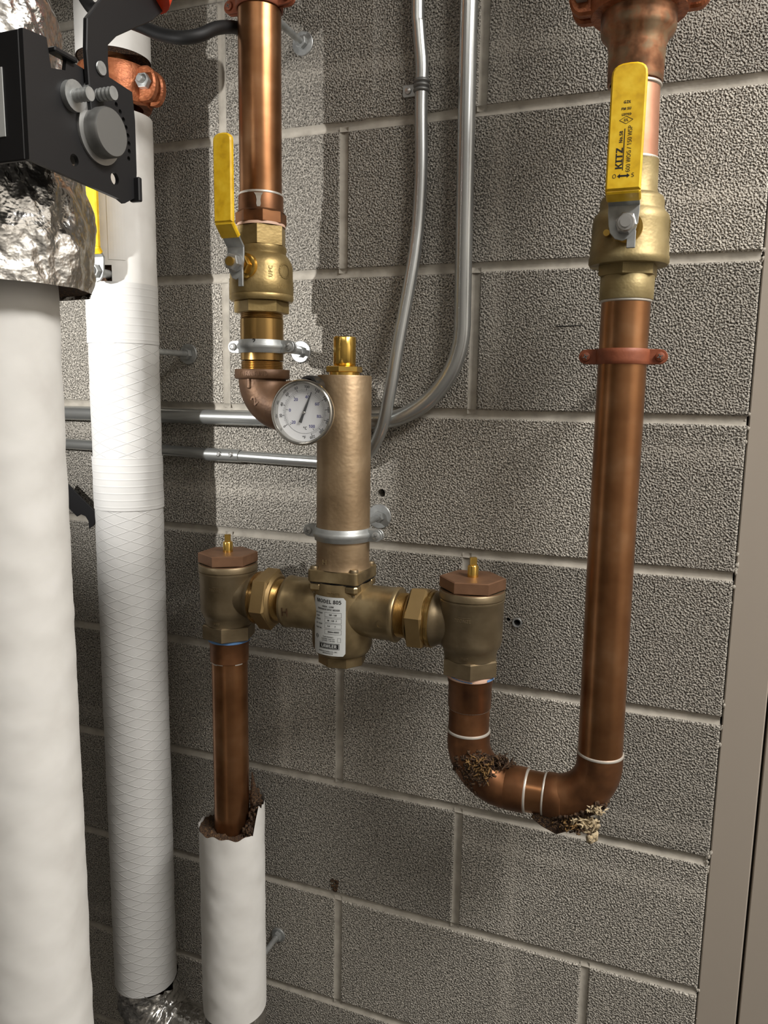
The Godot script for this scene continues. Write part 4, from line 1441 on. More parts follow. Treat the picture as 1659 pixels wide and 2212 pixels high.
func build_right_run() -> void:
	var t := thing("copper_trap", "soldered copper bend rising from the right check valve to the right riser", "pipe", Vector3(0.247, 0.9, ZA))
	var pc := at(0.246, 0, ZA)
	var pr := at(0.4175, 0, ZA)
	var g := G.new()
	lathe(g, [Vector2(0.0269, 1.036), Vector2(0.0286, 1.0385), Vector2(0.0289, 1.0725), Vector2(0.0301, 1.074), Vector2(0.0301, 1.084), Vector2(0.02, 1.0865)], pc, 52)
	part(t, "male_adapter", g, M.copper_dark)
	g = G.new()
	lathe(g, [Vector2(0.029, 1.0805), Vector2(0.0322, 1.081), Vector2(0.0326, 1.084), Vector2(0.0315, 1.087), Vector2(0.029, 1.0875)], pc, 44)
	part(t, "thread_tape", g, M.tape_pink, "pale pink thread tape")
	g = G.new()
	var wt := wrap_map(Vector3(0.246, 1.0842, ZA), 0.0324, 66.0)
	for k in 7:
		bar_wrapped(g, wt, 0.004 * k - 0.03, 0.0008 - 0.0004 * k, 0.006, 0.0011, 0.0004)
	part(t, "tape_end", g, M.tape_blue, "blue tape streaks")
	g = G.new()
	bar_wrapped(g, wt, 0.026, -0.001, 0.016, 0.003, 0.0004)
	part(t, "tape_end", g, M.tape_blue, "blue tape streaks")
	g = G.new()
	lathe(g, [Vector2(0.0272, 0.985), Vector2(0.0272, 1.044)], pc, 48)
	part(t, "stub", g, M.copper_dark)
	solder_ring(t, pc, 0.0272, 1.0385)
	# first elbow
	g = G.new()
	var R := 0.057
	var YH := 0.934
	var path := [Vector3(0.2465, 1.004, ZA)]
	path.append_array(arc(Vector3(0.2465 + R, YH + R, ZA), Vector3(-R, 0, 0), Vector3(0, -R, 0), 0.0, 90.0, 22))
	path.append(Vector3(0.326, YH, ZA))
	sweep(g, path, 0.0286, 48)
	part(t, "elbow", g, M.copper_dark)
	solder_ring(t, pc, 0.0284, 1.005)
	for q in [[0.3, 0.3265], [0.3525, 0.375]]:
		g = G.new()
		lathe(g, [Vector2(0.0284, q[0]), Vector2(0.0293, q[0] + 0.002), Vector2(0.0293, q[1] - 0.001), Vector2(0.028, q[1])], along_x(Vector3(0, YH, ZA)), 44)
		part(t, "socket_lip", g, M.copper_dark)
	var px := along_x(Vector3(0, YH, ZA))
	solder_ring(t, px, 0.0277, 0.3275)
	g = G.new()
	lathe(g, [Vector2(0.0271, 0.32), Vector2(0.0271, 0.356)], px, 44)
	part(t, "nipple", g, M.copper)
	solder_ring(t, px, 0.0277, 0.3515)
	g = G.new()
	var p2 := [Vector3(0.353, YH, ZA)]
	p2.append_array(arc(Vector3(0.4175 - R, YH + R, ZA), Vector3(0, -R, 0), Vector3(R, 0, 0), 0.0, 90.0, 22))
	p2.append(Vector3(0.4175, 1.004, ZA))
	sweep(g, p2, 0.0286, 48)
	part(t, "elbow", g, M.copper_dark)
	solder_ring(t, pr, 0.0284, 1.005)
	g = G.new()
	sweep(g, [Vector3(0.4175, 0.998, ZA), Vector3(0.4155, 1.25, ZA), Vector3(0.4145, 1.5605, ZA)], 0.0276, 56)
	part(t, "riser", g, M.copper)
	solder_ring(t, at(XR, 0, ZA), 0.0282, 1.5595)
	# leftover insulation stuck to the bends
	g = G.new()
	# matted scraps lying on the pipe skin: arc angle along the bend, angle round the pipe
	for k in 300:
		var al := deg_to_rad(clampf(rng.randfn(36.0, 13.0), 6.0, 66.0))
		var ph := deg_to_rad(clampf(rng.randfn(70.0, 24.0), 10.0, 140.0))
		var dir := Vector3(-cos(al), -sin(al), 0)
		var ax := Vector3(0.2465 + R, YH + R, ZA) + dir * R
		var q := ax + (-dir * cos(ph) + Vector3(0, 0, 1) * sin(ph)) * 0.0288
		blob(g, q, Vector3(rng.randf_range(0.001, 0.0038), rng.randf_range(0.001, 0.0038), rng.randf_range(0.001, 0.003)), 6, 4, 0.5)
	var gold := G.new()
	tufts(gold, Vector3(0.27, 0.966, ZA + 0.029), Vector3(0.016, 0.014, 0.003), 110, 0.0038)
	tufts(gold, Vector3(0.39, 0.912, ZA + 0.024), Vector3(0.016, 0.007, 0.005), 70, 0.0038)
	part(t, "insulation_residue", gold, M.wool_gold, "golden brown fibres")
	tufts(g, Vector3(0.268, 0.966, ZA + 0.027), Vector3(0.014, 0.014, 0.004), 130, 0.0042)
	tufts(g, Vector3(0.292, 0.972, ZA + 0.01), Vector3(0.014, 0.006, 0.008), 90, 0.005)
	for k in 260:
		var al := deg_to_rad(rng.randf_range(5.0, 55.0))
		var ph := deg_to_rad(rng.randf_range(-10.0, 62.0))
		var dir := Vector3(sin(al), -cos(al), 0)
		var ax := Vector3(0.4175 - R, YH + R, ZA) + dir * R
		var q := ax + (dir * cos(ph) + Vector3(0, 0, 1) * sin(ph)) * 0.029
		blob(g, q, Vector3(rng.randf_range(0.001, 0.004), rng.randf_range(0.001, 0.004), rng.randf_range(0.001, 0.003)), 6, 4, 0.5)
	tufts(g, Vector3(0.39, 0.91, ZA + 0.02), Vector3(0.018, 0.007, 0.008), 110, 0.0045)
	part(t, "insulation_residue", g, M.wool, "brown fibrous insulation scraps")
	g = G.new()
	tufts(g, Vector3(0.405, 0.918, ZA + 0.022), Vector3(0.012, 0.008, 0.006), 90, 0.005)
	tufts(g, Vector3(0.418, 0.94, ZA + 0.026), Vector3(0.012, 0.006, 0.003), 40, 0.004)
	for k in 9:
		blob(g, Vector3(0.41 + rng.randf_range(-0.006, 0.008), 0.9 + rng.randf_range(-0.014, 0.012), ZA + 0.006 + rng.randf_range(-0.004, 0.006)), Vector3(0.006, 0.007, 0.005), 7, 5, 0.4)
	part(t, "insulation_residue", g, M.wool_light, "pale fibrous insulation scraps")
	g = G.new()
	extrude(g, PackedVector2Array([Vector2(0.338, 0.909), Vector2(0.352, 0.9), Vector2(0.371, 0.893), Vector2(0.384, 0.9), Vector2(0.382, 0.917), Vector2(0.345, 0.918)]), ZA + 0.012, ZA + 0.0225, 0.002, at(0, 0, 0))
	part(t, "jacket_scrap", g, M.wool)

	# right ball valve
	var v := thing("ball_valve", "tarnished brass ball valve with printed yellow lever on the right riser", "valve", Vector3(XR, 1.5605, ZA))
	var p := at(XR, 0, ZA)
	g = G.new()
	lathe(g, [Vector2(0.0275, 1.5605), Vector2(0.0296, 1.5605), Vector2(0.0302, 1.562), Vector2(0.0302, 1.5865), Vector2(0.0295, 1.5875)], p, 48)
	lathe(g, [Vector2(0.0265, 1.712), Vector2(0.0262, 1.709), Vector2(0.0266, 1.68), Vector2(0.029, 1.675), Vector2(0.029, 1.668), Vector2(0.03, 1.665)], p, 48)
	part(v, "solder_cup", g, M.brass_old)
	g = G.new()
	ngon(g, 6, 0.0345, 1.5865, 1.6, 0.0014, p, 0.62)
	part(v, "end_hex", g, M.brass_old)
	g = G.new()
	lathe(g, [Vector2(0.03, 1.5985), Vector2(0.043, 1.5985), Vector2(0.0446, 1.6015), Vector2(0.0444, 1.6075), Vector2(0.0436, 1.6085), Vector2(0.0436, 1.6185), Vector2(0.0428, 1.6205), Vector2(0.0424, 1.645), Vector2(0.0412, 1.652), Vector2(0.0372, 1.6565), Vector2(0.0352, 1.66), Vector2(0.0352, 1.668), Vector2(0.0335, 1.6725), Vector2(0.0285, 1.6755), Vector2(0.027, 1.6765)], p, 60)
	part(v, "body", g, M.brass_old)
	var zc := along_z(Vector3(XR, 1.6325, ZA))
	g = G.new()
	lathe(g, [Vector2(0.016, 0.036), Vector2(0.016, 0.046), Vector2(0.0, 0.046)], zc, 30)
	lathe(g, [Vector2(0.0035, 0.04), Vector2(0.0035, 0.05), Vector2(0.0, 0.05)], along_z(Vector3(XR - 0.0215, 1.6275, ZA)), 14)
	part(v, "packing_gland", g, M.brass_bright)
	g = G.new()
	lathe(g, [Vector2(0.0055, 0.046), Vector2(0.0055, 0.0775), Vector2(0.0, 0.0775)], zc, 18)
	ngon(g, 6, 0.0115, 0.0655, 0.073, 0.0014, zc, 0.2)
	lathe(g, [Vector2(0.0095, 0.0725), Vector2(0.0082, 0.0755), Vector2(0.0055, 0.0755)], zc, 24)
	part(v, "stem_nut", g, M.steel)
	lever_handle(v, Vector3(XR - 0.0035, 1.6325, ZA + 0.063), 1.7825, ZA + 0.09, 1.6625, 0.035, 0.017, 0.0, 0.011)
	# print on the grip
	var gz := ZA + 0.09 + 0.0039
	g = G.new()
	var GX := XR - 0.0035
	var vert := func(x: float, y: float, stretch: float) -> Callable:
		return flat_map(Transform3D(Basis(Vector3(0, stretch, 0), Vector3(-1, 0, 0), Vector3(0, 0, 1)), Vector3(GX + x, y, gz)))
	text_into(g, "KITZ", 0.0066, vert.call(-0.0052, 1.6908, 1.1), true, 0.0002)
	text_into(g, "No.58", 0.0032, vert.call(-0.0045, 1.7118, 0.95), true, 0.0002)
	text_into(g, "600 WOG / 150 WSP", 0.004, vert.call(0.004, 1.6997, 0.9), false, 0.0002)
	box(g, Vector3(0.0008, 0.04, 0.0002), 0.0, at(GX - 0.0012, 1.6995, gz))
	text_into(g, "O", 0.004, flat_map(at(GX - 0.009, 1.674, gz)), false, 0.0002)
	text_into(g, "S", 0.004, flat_map(at(GX + 0.009, 1.6742, gz)), false, 0.0002)
	box(g, Vector3(0.0076, 0.0017, 0.0002), 0.0, at(GX, 1.674, gz))
	for sd in [-1.0, 1.0]:
		g.tri(Vector3(GX + sd * 0.0062, 1.674, gz + 0.0001), Vector3(GX + sd * 0.0034, 1.6762, gz + 0.0001), Vector3(GX + sd * 0.0034, 1.6718, gz + 0.0001), Vector3(0, 0, 1), Vector3(0, 0, 1), Vector3(0, 0, 1))
	var dm := [Vector2(-0.0066, 0), Vector2(0, 0.0036), Vector2(0.0066, 0), Vector2(0, -0.0036)]
	for i in 4:
		var a: Vector2 = dm[i]
		var b: Vector2 = dm[(i + 1) % 4]
		var d := b - a
		box(g, Vector3(d.length(), 0.0004, 0.0002), 0.0, Transform3D(Basis(Vector3(0, 0, 1), d.angle()), Vector3(GX - 0.0005 + (a.x + b.x) / 2, 1.7277 + (a.y + b.y) / 2, gz)))
	text_into(g, "UL", 0.0026, flat_map(at(GX - 0.0005, 1.7277, gz)), true, 0.0002)
	text_into(g, "LISTED", 0.0021, flat_map(at(GX - 0.0005, 1.7331, gz)), true, 0.0002)
	text_into(g, "FM SU", 0.0024, flat_map(at(GX - 0.001, 1.7385, gz)), true, 0.0002)
	text_into(g, "G2X", 0.0026, flat_map(at(GX - 0.0005, 1.7448, gz)), true, 0.0002)
	part(v, "grip_print", g, M.ink, "black print on the grip")
	g = G.new()
	text_into(g, "KITZ", 0.006, func(q: Vector3) -> Vector3: return wrap_map(Vector3(XR, 1.637, ZA), 0.0425, 6.0).call(Vector3(-q.y, q.x, q.z)), true, 0.0012)
	part(v, "raised_lettering", g, M.brass_old)

	# upper right: pipe, reducer, coupling
	var u := thing("copper_pipe", "pinkish copper pipe and scorched reducer above the right valve", "pipe", Vector3(XR, 1.705, ZA))
	g = G.new()
	sweep(g, [Vector3(0.4138, 1.70, ZA), Vector3(0.4105, 1.80, ZA)], 0.0258, 48)
	part(u, "pipe", g, M.copper_pink)
	solder_ring(u, at(0.4138, 0, ZA), 0.0262, 1.7125)
	solder_ring(u, at(0.411, 0, ZA), 0.0268, 1.7905)
	g = G.new()
	var q := at(0.4095, 0, ZA)
	lathe(g, [Vector2(0.0268, 1.7935), Vector2(0.0292, 1.7935), Vector2(0.0298, 1.795), Vector2(0.0308, 1.83), Vector2(0.033, 1.838), Vector2(0.0385, 1.8435), Vector2(0.0402, 1.848), Vector2(0.0404, 1.885)], q, 56)
	part(u, "reducer", g, M.copper_burnt)
	g = G.new()
	lathe(g, [Vector2(0.0395, 1.88), Vector2(0.0395, 2.95)], q, 48)
	part(u, "upper_pipe", g, M.copper)
	coupling("grooved_coupling", "dark copper coloured coupling at the top right picture edge", 0.4095, 1.888, ZA, 0.04, 0.046, M.clad_cast, 0.0)

# ------------------------------------------------------------------ conduits
func build_conduits() -> void:
	var t := thing("conduit", "thicker galvanized conduit bending from vertical to horizontal on the wall", "conduit", Vector3(0.188, 1.39, 0.014))
	var g := G.new()
	var R := 0.135
	var path := [Vector3(0.184, 2.95, 0.016), Vector3(0.186, 1.9, 0.016), Vector3(0.188, 1.7, 0.016)]
	path.append_array(arc(Vector3(0.19 - R, 1.408 + R, 0.016), Vector3(R, 0, 0), Vector3(0, -R, 0), 0.0, 90.0, 24))
	path.append(Vector3(-0.6, 1.4065, 0.014))
	path.append(Vector3(-1.65, 1.405, 0.014))
	sweep(g, path, 0.0119, 32)
	part(t, "tube", g, M.emt)
	g = G.new()
	lathe(g, [Vector2(0.0118, -0.245), Vector2(0.0135, -0.2445), Vector2(0.0135, -0.1), Vector2(0.0118, -0.0995)], along_x(Vector3(-0.26, 1.4065, 0.0142)), 32)
	var s := thing("conduit", "thinner galvanized conduit with a one-hole strap, curving behind the mixing valve", "conduit", Vector3(0.12, 1.33, 0.012))
	g = G.new()
	var ctrl := [Vector3(0.1115, 2.4, 0.0105), Vector3(0.1125, 2.0, 0.0105), Vector3(0.115, 1.94, 0.0105), Vector3(0.1205, 1.89, 0.0105), Vector3(0.1205, 1.84, 0.0105), Vector3(0.1225, 1.76, 0.0105), Vector3(0.1205, 1.69, 0.0115), Vector3(0.1175, 1.645, 0.016), Vector3(0.1125, 1.60, 0.022), Vector3(0.1015, 1.52, 0.032), Vector3(0.091, 1.45, 0.036), Vector3(0.0765, 1.395, 0.032), Vector3(0.046, 1.355, 0.02), Vector3(0.0, 1.3445, 0.013), Vector3(-0.06, 1.344, 0.0105), Vector3(-0.2, 1.3465, 0.0105), Vector3(-0.5, 1.352, 0.0105), Vector3(-1.65, 1.36, 0.0105)]
	sweep(g, spline(ctrl, 6), 0.0091, 28)
	part(s, "tube", g, M.emt)
	g = G.new()
	lathe(g, [Vector2(0.0092, 0.0), Vector2(0.0106, 0.0004), Vector2(0.0106, 0.0655), Vector2(0.0092, 0.066)], along_x(Vector3(-0.238, 1.3465, 0.0108)), 32)
	part(s, "coupling", g, M.emt)
	for k in 2:
		g = G.new()
		var cx := -0.206 + 0.022 * k
		blob(g, Vector3(cx, 1.3485, 0.0205), Vector3(0.0048, 0.0042, 0.0028), 10, 8, 0.25)
		lathe(g, [Vector2(0.0026, 0.0), Vector2(0.0026, 0.0022), Vector2(0.0, 0.0022)], along_z(Vector3(cx, 1.3485, 0.0218)), 14)
		part(s, "crimp", g, M.steel)
	# strap
	g = G.new()
	var yc := 1.8655
	for k in 3:
		var prof := []
		for e in 7:
			var a := PI * e / 6.0
			prof.append(Vector2(0.0093 + sin(a) * 0.0022, yc - 0.0085 + k * 0.0058 + e * 0.00095))
		lathe(g, prof, at(0.1205, 0, 0.0105), 30)
	part(s, "strap", g, M.steel_dull)
	g = G.new()
	extrude(g, round_rect(0.02, 0.016, 0.003), 0.0, 0.0022, 0.0004, at(0.1005, yc - 0.001, 0.0006))
	part(s, "strap_foot", g, M.zinc)
	g = G.new()
	lathe(g, [Vector2(0.0048, 0.0), Vector2(0.0042, 0.0022), Vector2(0.0, 0.0032)], along_z(Vector3(0.0985, yc - 0.001, 0.0026)), 18)
	part(s, "strap_screw", g, M.steel)

# ------------------------------------------------------------------ hangers
func hanger(label: String, c: Vector3, r: float, m: Material, wall: Vector2, with_ring := true, rod_end := 0.0, ring_label := "hanger", flange_r := 0.0165) -> void:
	var t := thing("pipe_hanger", label, "pipe hanger", Vector3(wall.x, wall.y, 0))
	var g := G.new()
	var z1 := c.z - r - 0.004 if with_ring else rod_end
	# rod with coarse thread ends
	sweep(g, [Vector3(wall.x, wall.y, -0.01), Vector3(c.x if with_ring else wall.x, c.y if with_ring else wall.y, z1)], 0.0047, 18)
	part(t, "rod", g, M.zinc)
	g = G.new()
	lathe(g, [Vector2(0.0, 0.0), Vector2(flange_r, 0.0), Vector2(flange_r, 0.0018), Vector2(flange_r - 0.0008, 0.0026), Vector2(0.008, 0.0026), Vector2(0.0, 0.0028)], along_z(Vector3(wall.x, wall.y, 0.0004)), 36)
	part(t, "wall_plate", g, M.zinc)
	g = G.new()
	ngon(g, 6, 0.0088, 0.0028, 0.0105, 0.0008, along_z(Vector3(wall.x, wall.y, 0.0004)), 0.35)
	part(t, "nut", g, M.zinc)
	if not with_ring:
		return
	for half in [1.0, -1.0]:
		g = G.new()
		# half ring with a pressed rib
		var rib := 0.0022 if m == M.zinc else 0.0
		var prof := [Vector2(r + 0.0003, -0.009), Vector2(r + 0.0022, -0.0088), Vector2(r + 0.0026, -0.0045), Vector2(r + 0.0026 + rib * 0.8, -0.0028), Vector2(r + 0.0026 + rib, 0.0), Vector2(r + 0.0026 + rib * 0.8, 0.0028), Vector2(r + 0.0026, 0.0045), Vector2(r + 0.0022, 0.0088), Vector2(r + 0.0003, 0.009)]
		var n := 26
		surf(g, n, prof.size() - 1, func(i: int, j: int):
			var a: float = (0.06 + (PI - 0.12) * i / n) * half
			var q: Vector2 = prof[j]
			return Vector3(c.x + cos(a) * q.x, c.y + q.y, c.z + sin(a) * q.x), null, -half, false)
		for s in [-1.0, 1.0]:
			var ear := PackedVector2Array()
			for k in 9:
				var a := -PI / 2 + PI * k / 8.0
				ear.append(Vector2((r + 0.0135 + cos(a) * 0.0085) * s, sin(a) * 0.0085))
			ear.append(Vector2((r - 0.001) * s, 0.0088))
			ear.append(Vector2((r - 0.001) * s, -0.0088))
			extrude(g, ear, half * 0.0035 - 0.0015, half * 0.0035 + 0.0015, 0.0005, at(c.x, c.y, c.z))
		part(t, "clamp_half", g, m)
	for s in [-1.0, 1.0]:
		g = G.new()
		var zx := along_z(Vector3(c.x + s * (r + 0.0135), c.y, c.z))
		lathe(g, [Vector2(0.0, -0.0105), Vector2(0.003, -0.0105), Vector2(0.003, 0.005), Vector2(0.0054, 0.005), Vector2(0.005, 0.0078), Vector2(0.002, 0.009), Vector2(0.0, 0.009)], zx, 20)
		var sm: Material = M.steel if m == M.zinc else m
		var scr := part(t, "screw", g, sm)
		g = G.new()
		for a in [0.4, 0.4 + PI / 2]:
			box(g, Vector3(0.0062, 0.0011, 0.0008), 0.0, Transform3D(Basis(Vector3(0, 0, 1), a), Vector3(c.x + s * (r + 0.0135), c.y, c.z + 0.0089)))
		part(scr, "cross_slot", g, M.steel_dull)

func build_hangers() -> void:
	hanger("zinc split clamp on the brass nipple, rod fixed to the wall", Vector3(XL, 1.5105, ZA), 0.0299, M.zinc, Vector2(-0.0690, 1.5105))
	hanger("zinc split clamp round the mixing valve tube with large wall washer", Vector3(XM, 1.259, ZA), 0.0370, M.zinc, Vector2(0.0650, 1.2641), true, 0.0, "", 0.0188)
	hanger("copper painted split clamp on the right riser", Vector3(0.4148, 1.4965, ZA), 0.0279, M.clad, Vector2(0.4148, 1.4965))
	hanger("copper painted clamp at the top of the left copper pipe", Vector3(XL, 1.9475, ZA), 0.0285, M.clad, Vector2(-0.0653, 1.9477))
	hanger("bare zinc rod with wall washer right of the second white pipe", Vector3.ZERO, 0.0, M.zinc, Vector2(-0.2735, 1.5074), false, 0.11)
	hanger("zinc rod with wall washer beside the short lower insulation sleeve", Vector3.ZERO, 0.0, M.zinc, Vector2(-0.1137, 0.5058), false, 0.10, "", 0.013)
	# stamped size on the left clamp
	var g := G.new()
	text_into(g, "2", 0.0062, wrap_map(Vector3(XL, 1.5165, ZA), 0.0325, 80.0), true, 0.0004)
	part(get_node("pipe_hanger"), "stamped_size", g, M.ink)

# ------------------------------------------------------------------ thermometer
func build_thermometer() -> void:
	var C := Vector3(0.0415, 1.4245, 0.213)
	var t := thing("dial_thermometer", "round dial thermometer in a stainless case between elbow and mixing valve", "thermometer", C)
	var B := Basis(Vector3.UP, 0.10) * Basis(Vector3(1, 0, 0), -0.03)
	# local: x right, y up, z to the viewer; lathe axis y -> z
	var zx := Transform3D(B * Basis(Vector3(1, 0, 0), Vector3(0, 0, 1), Vector3(0, -1, 0)), C)
	var xf := Transform3D(B, C)
	var g := G.new()
	lathe(g, [Vector2(0.0, -0.017), Vector2(0.034, -0.017), Vector2(0.0375, -0.0145), Vector2(0.0388, -0.005), Vector2(0.0402, -0.0045), Vector2(0.041, -0.002), Vector2(0.0412, 0.001), Vector2(0.0405, 0.0035), Vector2(0.039, 0.0048), Vector2(0.0372, 0.0042), Vector2(0.0362, 0.0015), Vector2(0.0358, -0.0075)], zx, 72)
	part(t, "case", g, M.stainless)
	g = G.new()
	lathe(g, [Vector2(0.0359, -0.0075), Vector2(0.0, -0.0075)], Transform3D(zx.basis * Basis(Vector3(1, 0, 0), PI), C + B.z * -0.015), 64)
	var disc := G.new()
	for k in 64:
		var a := TAU * k / 64
		var b := TAU * (k + 1) / 64
		disc.tri(xf * Vector3(0, 0, -0.0072), xf * Vector3(cos(a) * 0.0359, sin(a) * 0.0359, -0.0072), xf * Vector3(cos(b) * 0.0359, sin(b) * 0.0359, -0.0072), B.z, B.z, B.z)
	var dial := part(t, "dial_face", disc, M.dial)
	g = G.new()
	var dz := -0.0071
	# scales: degrees clockwise from the top
	var ink := G.new()
	var blue := G.new()
	for f in range(0, 222, 2):
		var a := deg_to_rad(-124.0 + f * 1.29)
		var long := 0.0032 if f % 20 == 0 else 0.0022 if f % 10 == 0 else 0.0014
		var wd := 0.0007 if f % 20 == 0 else 0.00026
		box(ink, Vector3(wd, long, 0.0001), 0.0, xf * Transform3D(Basis(Vector3(0, 0, 1), -a), Vector3(sin(a), cos(a), 0) * (0.0272 + long / 2) + Vector3(0, 0, dz)))
	for f in range(0, 221, 20):
		var a := deg_to_rad(-124.0 + f * 1.29)
		text_into(ink, str(f), 0.0032, flat_map(xf * Transform3D(Basis(Vector3(0, 0, 1), -a), Vector3(sin(a), cos(a), 0) * 0.0322 + Vector3(0, 0, dz))), true, 0.0001)
	for c in range(-20, 102, 2):
		var a := deg_to_rad(-124.0 + (c * 1.8 + 32.0) * 1.29)
		var long := 0.0026 if c % 20 == 0 else 0.0013
		box(ink, Vector3(0.0006 if c % 20 == 0 else 0.00024, long, 0.0001), 0.0, xf * Transform3D(Basis(Vector3(0, 0, 1), -a), Vector3(sin(a), cos(a), 0) * (0.0252 - long / 2) + Vector3(0, 0, dz)))
		if c % 20 == 0:
			text_into(blue, str(c), 0.0038, flat_map(xf * at(sin(a) * 0.0198, cos(a) * 0.0198, dz)), true, 0.0001)
	text_into(ink, "°F", 0.0036, flat_map(xf * at(0, -0.031, dz)), true, 0.0001)
	text_into(ink, "°C", 0.0036, flat_map(xf * at(0.001, -0.0195, dz)), true, 0.0001)
	# hairline circle between the scales
	for k in 72:
		var a := TAU * (k + 0.5) / 72
		box(ink, Vector3(0.0024, 0.0003, 0.0001), 0.0, xf * Transform3D(Basis(Vector3(0, 0, 1), -a), Vector3(sin(a), cos(a), 0) * 0.0262 + Vector3(0, 0, dz)))
	part(dial, "black_print", ink, M.ink)
	part(dial, "blue_print", blue, M.ink_blue)
	g = G.new()
	var na := deg_to_rad(21.0)
	var nx := xf * Transform3D(Basis(Vector3(0, 0, 1), -na), Vector3(0, 0, -0.0052))
	extrude(g, PackedVector2Array([Vector2(-0.0019, -0.002), Vector2(-0.0005, 0.0272), Vector2(0.0005, 0.0272), Vector2(0.0019, -0.002)]), 0.0, 0.0004, 0.0, nx)
	extrude(g, PackedVector2Array([Vector2(-0.0012, 0.0), Vector2(-0.002, -0.0135), Vector2(0.002, -0.0135), Vector2(0.0012, 0.0)]), 0.0, 0.0004, 0.0, nx)
	part(t, "needle", g, M.ink)
	g = G.new()
	lathe(g, [Vector2(0.0021, -0.007), Vector2(0.0021, -0.0046), Vector2(0.0014, -0.0038), Vector2(0.0, -0.0036)], zx, 20)
	part(t, "needle_hub", g, M.stainless)
	g = G.new()
	for k in 56:
		var a := TAU * k / 56
		var b := TAU * (k + 1) / 56
		g.tri(xf * Vector3(0, 0, 0.0008), xf * Vector3(cos(a) * 0.0365, sin(a) * 0.0365, 0.0008), xf * Vector3(cos(b) * 0.0365, sin(b) * 0.0365, 0.0008), B.z, B.z, B.z)
	part(t, "glass", g, M.glass)
	# swivel behind the case and stem into the fitting
	g = G.new()
	sweep(g, [C + B * Vector3(0, 0, -0.016), Vector3(0.03, 1.427, 0.165), Vector3(0.005, 1.427, 0.15)], [0.012, 0.0105, 0.0085], 20)
	part(t, "stem", g, M.steel_dull)
	g = G.new()
	var kc := C + Vector3(-0.002, 0.032, -0.03)
	lathe(g, [Vector2(0.0095, -0.012), Vector2(0.0135, -0.012), Vector2(0.0145, -0.008), Vector2(0.0145, 0.008), Vector2(0.0135, 0.011), Vector2(0.0105, 0.011), Vector2(0.0095, 0.0)], along_z(kc), 32)
	sweep(g, [kc + Vector3(0, 0, -0.008), kc + Vector3(0, -0.03, 0.0)], 0.0075, 14)
	part(t, "swivel_knuckle", g, M.black_steel)
	g = G.new()
	lathe(g, [Vector2(0.0096, -0.004), Vector2(0.0, -0.004)], along_z(kc), 24)
	part(t, "swivel_bore", g, M.black_steel)

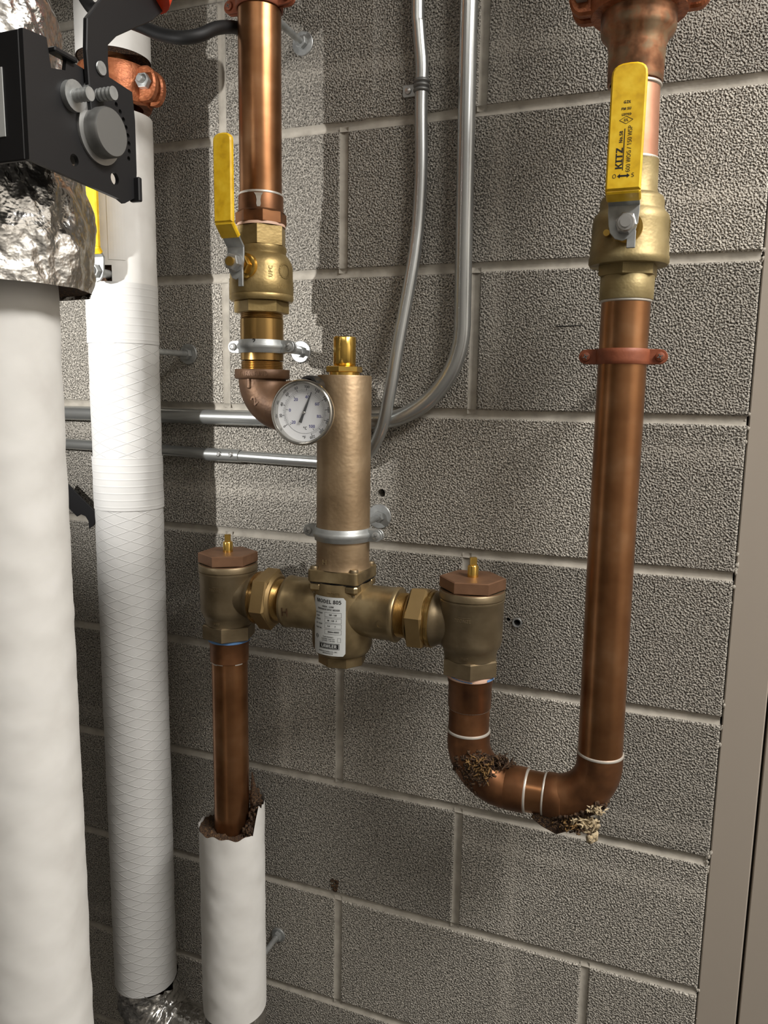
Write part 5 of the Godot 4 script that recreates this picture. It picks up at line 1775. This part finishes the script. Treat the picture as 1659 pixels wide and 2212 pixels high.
# ------------------------------------------------------------------ small things
func build_small_things() -> void:
	# steel drop-in anchor left in the wall
	var a := thing("wall_anchor", "small open steel anchor sleeve in the wall right of the right check valve", "anchor", Vector3(0.2817, 1.1229, 0))
	var g := G.new()
	lathe(g, [Vector2(0.0072, -0.02), Vector2(0.0072, 0.0008), Vector2(0.0066, 0.0016), Vector2(0.0048, 0.0012), Vector2(0.0044, -0.02)], along_z(Vector3(0.2817, 1.1229, 0.0)), 28)
	part(a, "sleeve", g, M.zinc)
	# black cable sagging across the top
	var cab := thing("cable", "black rubber cable sagging across the top left", "cable", Vector3(-0.2, 1.88, 0.2))
	g = G.new()
	sweep(g, spline([Vector3(-0.34, 2.05, 0.2), Vector3(-0.2808, 1.9511, 0.2), Vector3(-0.2569, 1.9348, 0.2), Vector3(-0.1979, 1.9089, 0.2), Vector3(-0.1664, 1.8945, 0.2), Vector3(-0.135, 1.886, 0.2), Vector3(-0.115, 1.891, 0.188), Vector3(-0.107, 1.908, 0.163), Vector3(-0.1045, 1.924, 0.126), Vector3(-0.097, 1.932, 0.092), Vector3(-0.09, 1.955, 0.066), Vector3(-0.086, 2.05, 0.065), Vector3(-0.086, 2.2, 0.06)], 8), 0.008, 18)
	part(cab, "sheath", g, M.black_rubber)
	# black punched tab on the wall between the two tall white pipes
	var tab := thing("steel_tab", "black punched metal tab in the shade between the two tall white pipes", "bracket", Vector3(-0.47, 1.2, 0.05))
	g = G.new()
	var w := Transform3D(Basis(Vector3(0, 0, 1), -0.66), Vector3(-0.478, 1.24, 0.03))
	extrude(g, PackedVector2Array([Vector2(-0.06, -0.017), Vector2(-0.002, -0.017), Vector2(0.002, -0.008), Vector2(0.012, -0.004), Vector2(0.022, -0.007), Vector2(0.03, -0.017), Vector2(0.034, -0.006), Vector2(0.034, 0.017), Vector2(-0.06, 0.017)]), 0.0, 0.003, 0.0005, w)
	part(tab, "plate", g, M.black_coat)
	g = G.new()
	sweep(g, [Vector3(-0.515, 1.265, -0.005), Vector3(-0.515, 1.265, 0.03)], 0.005, 12)
	part(tab, "bolt", g, M.steel_dull)
	# pencilled / scraped marks: a dark mud-dauber like spot low on the wall
	var spot := thing("dirt_clump", "small dark dirt clump on the lower wall above a mortar joint", "dirt", Vector3(-0.005, 0.618, 0.0))
	g = G.new()
	for k in 14:
		blob(g, Vector3(-0.006 + rng.randf_range(-0.005, 0.006), 0.628 + rng.randf_range(-0.008, 0.01), 0.0012), Vector3(rng.randf_range(0.0015, 0.004), rng.randf_range(0.0015, 0.004), 0.0018), 6, 5, 0.3)
	part(spot, "lump", g, M.wool)

# ------------------------------------------------------------------ lamps
func build_lamps() -> void:
	var names := ["ceiling fluorescent fixture over the doorway side, outside the picture", "added ceiling panel for front fill light behind the photographer, outside the picture"]
	for i in LAMPS.size():
		var f: Dictionary = LAMPS[i]
		var t := thing("ceiling_light", names[i], "ceiling light", f.at, "ceiling lights")
		var g := G.new()
		box(g, Vector3(f.size.x + 0.04, 0.06, f.size.y + 0.04), 0.004, at(f.at.x, f.at.y + 0.02, f.at.z))
		part(t, "housing", g, M.lamp_case)
		g = G.new()
		box(g, Vector3(f.size.x, 0.03, f.size.y), 0.004, at(f.at.x, f.at.y - 0.02, f.at.z))
		part(t, "lamp_diffuser", g, M.lamp_glow)
	var w := thing("work_lamp", "small tripod work lamp left of the pipes, outside the picture", "lamp", Vector3(WORK_LAMP.x, 0, WORK_LAMP.z))
	var g := G.new()
	var d := work_dir()
	var bx := Basis.looking_at(d, Vector3.UP)
	box(g, Vector3(0.07, 0.05, 0.03), 0.004, Transform3D(bx, WORK_LAMP - d * 0.02))
	part(w, "lamp_head", g, M.black_coat)
	g = G.new()
	box(g, Vector3(0.022, 0.022, 0.004), 0.001, Transform3D(bx, WORK_LAMP - d * 0.003))
	part(w, "lamp_glow_panel", g, M.lamp_glow)
	g = G.new()
	sweep(g, [Vector3(WORK_LAMP.x, 0.4, WORK_LAMP.z) - d * 0.03, WORK_LAMP - d * 0.03 - Vector3(0, 0.02, 0)], 0.011, 14)
	part(w, "pole", g, M.steel_dull)
	for k in 3:
		g = G.new()
		var a := TAU * k / 3 + 0.4
		sweep(g, [Vector3(WORK_LAMP.x, 0.55, WORK_LAMP.z) - d * 0.03, Vector3(WORK_LAMP.x + cos(a) * 0.35, 0.008, WORK_LAMP.z + sin(a) * 0.35) - d * 0.03], 0.008, 10)
		part(w, "leg", g, M.steel_dull)
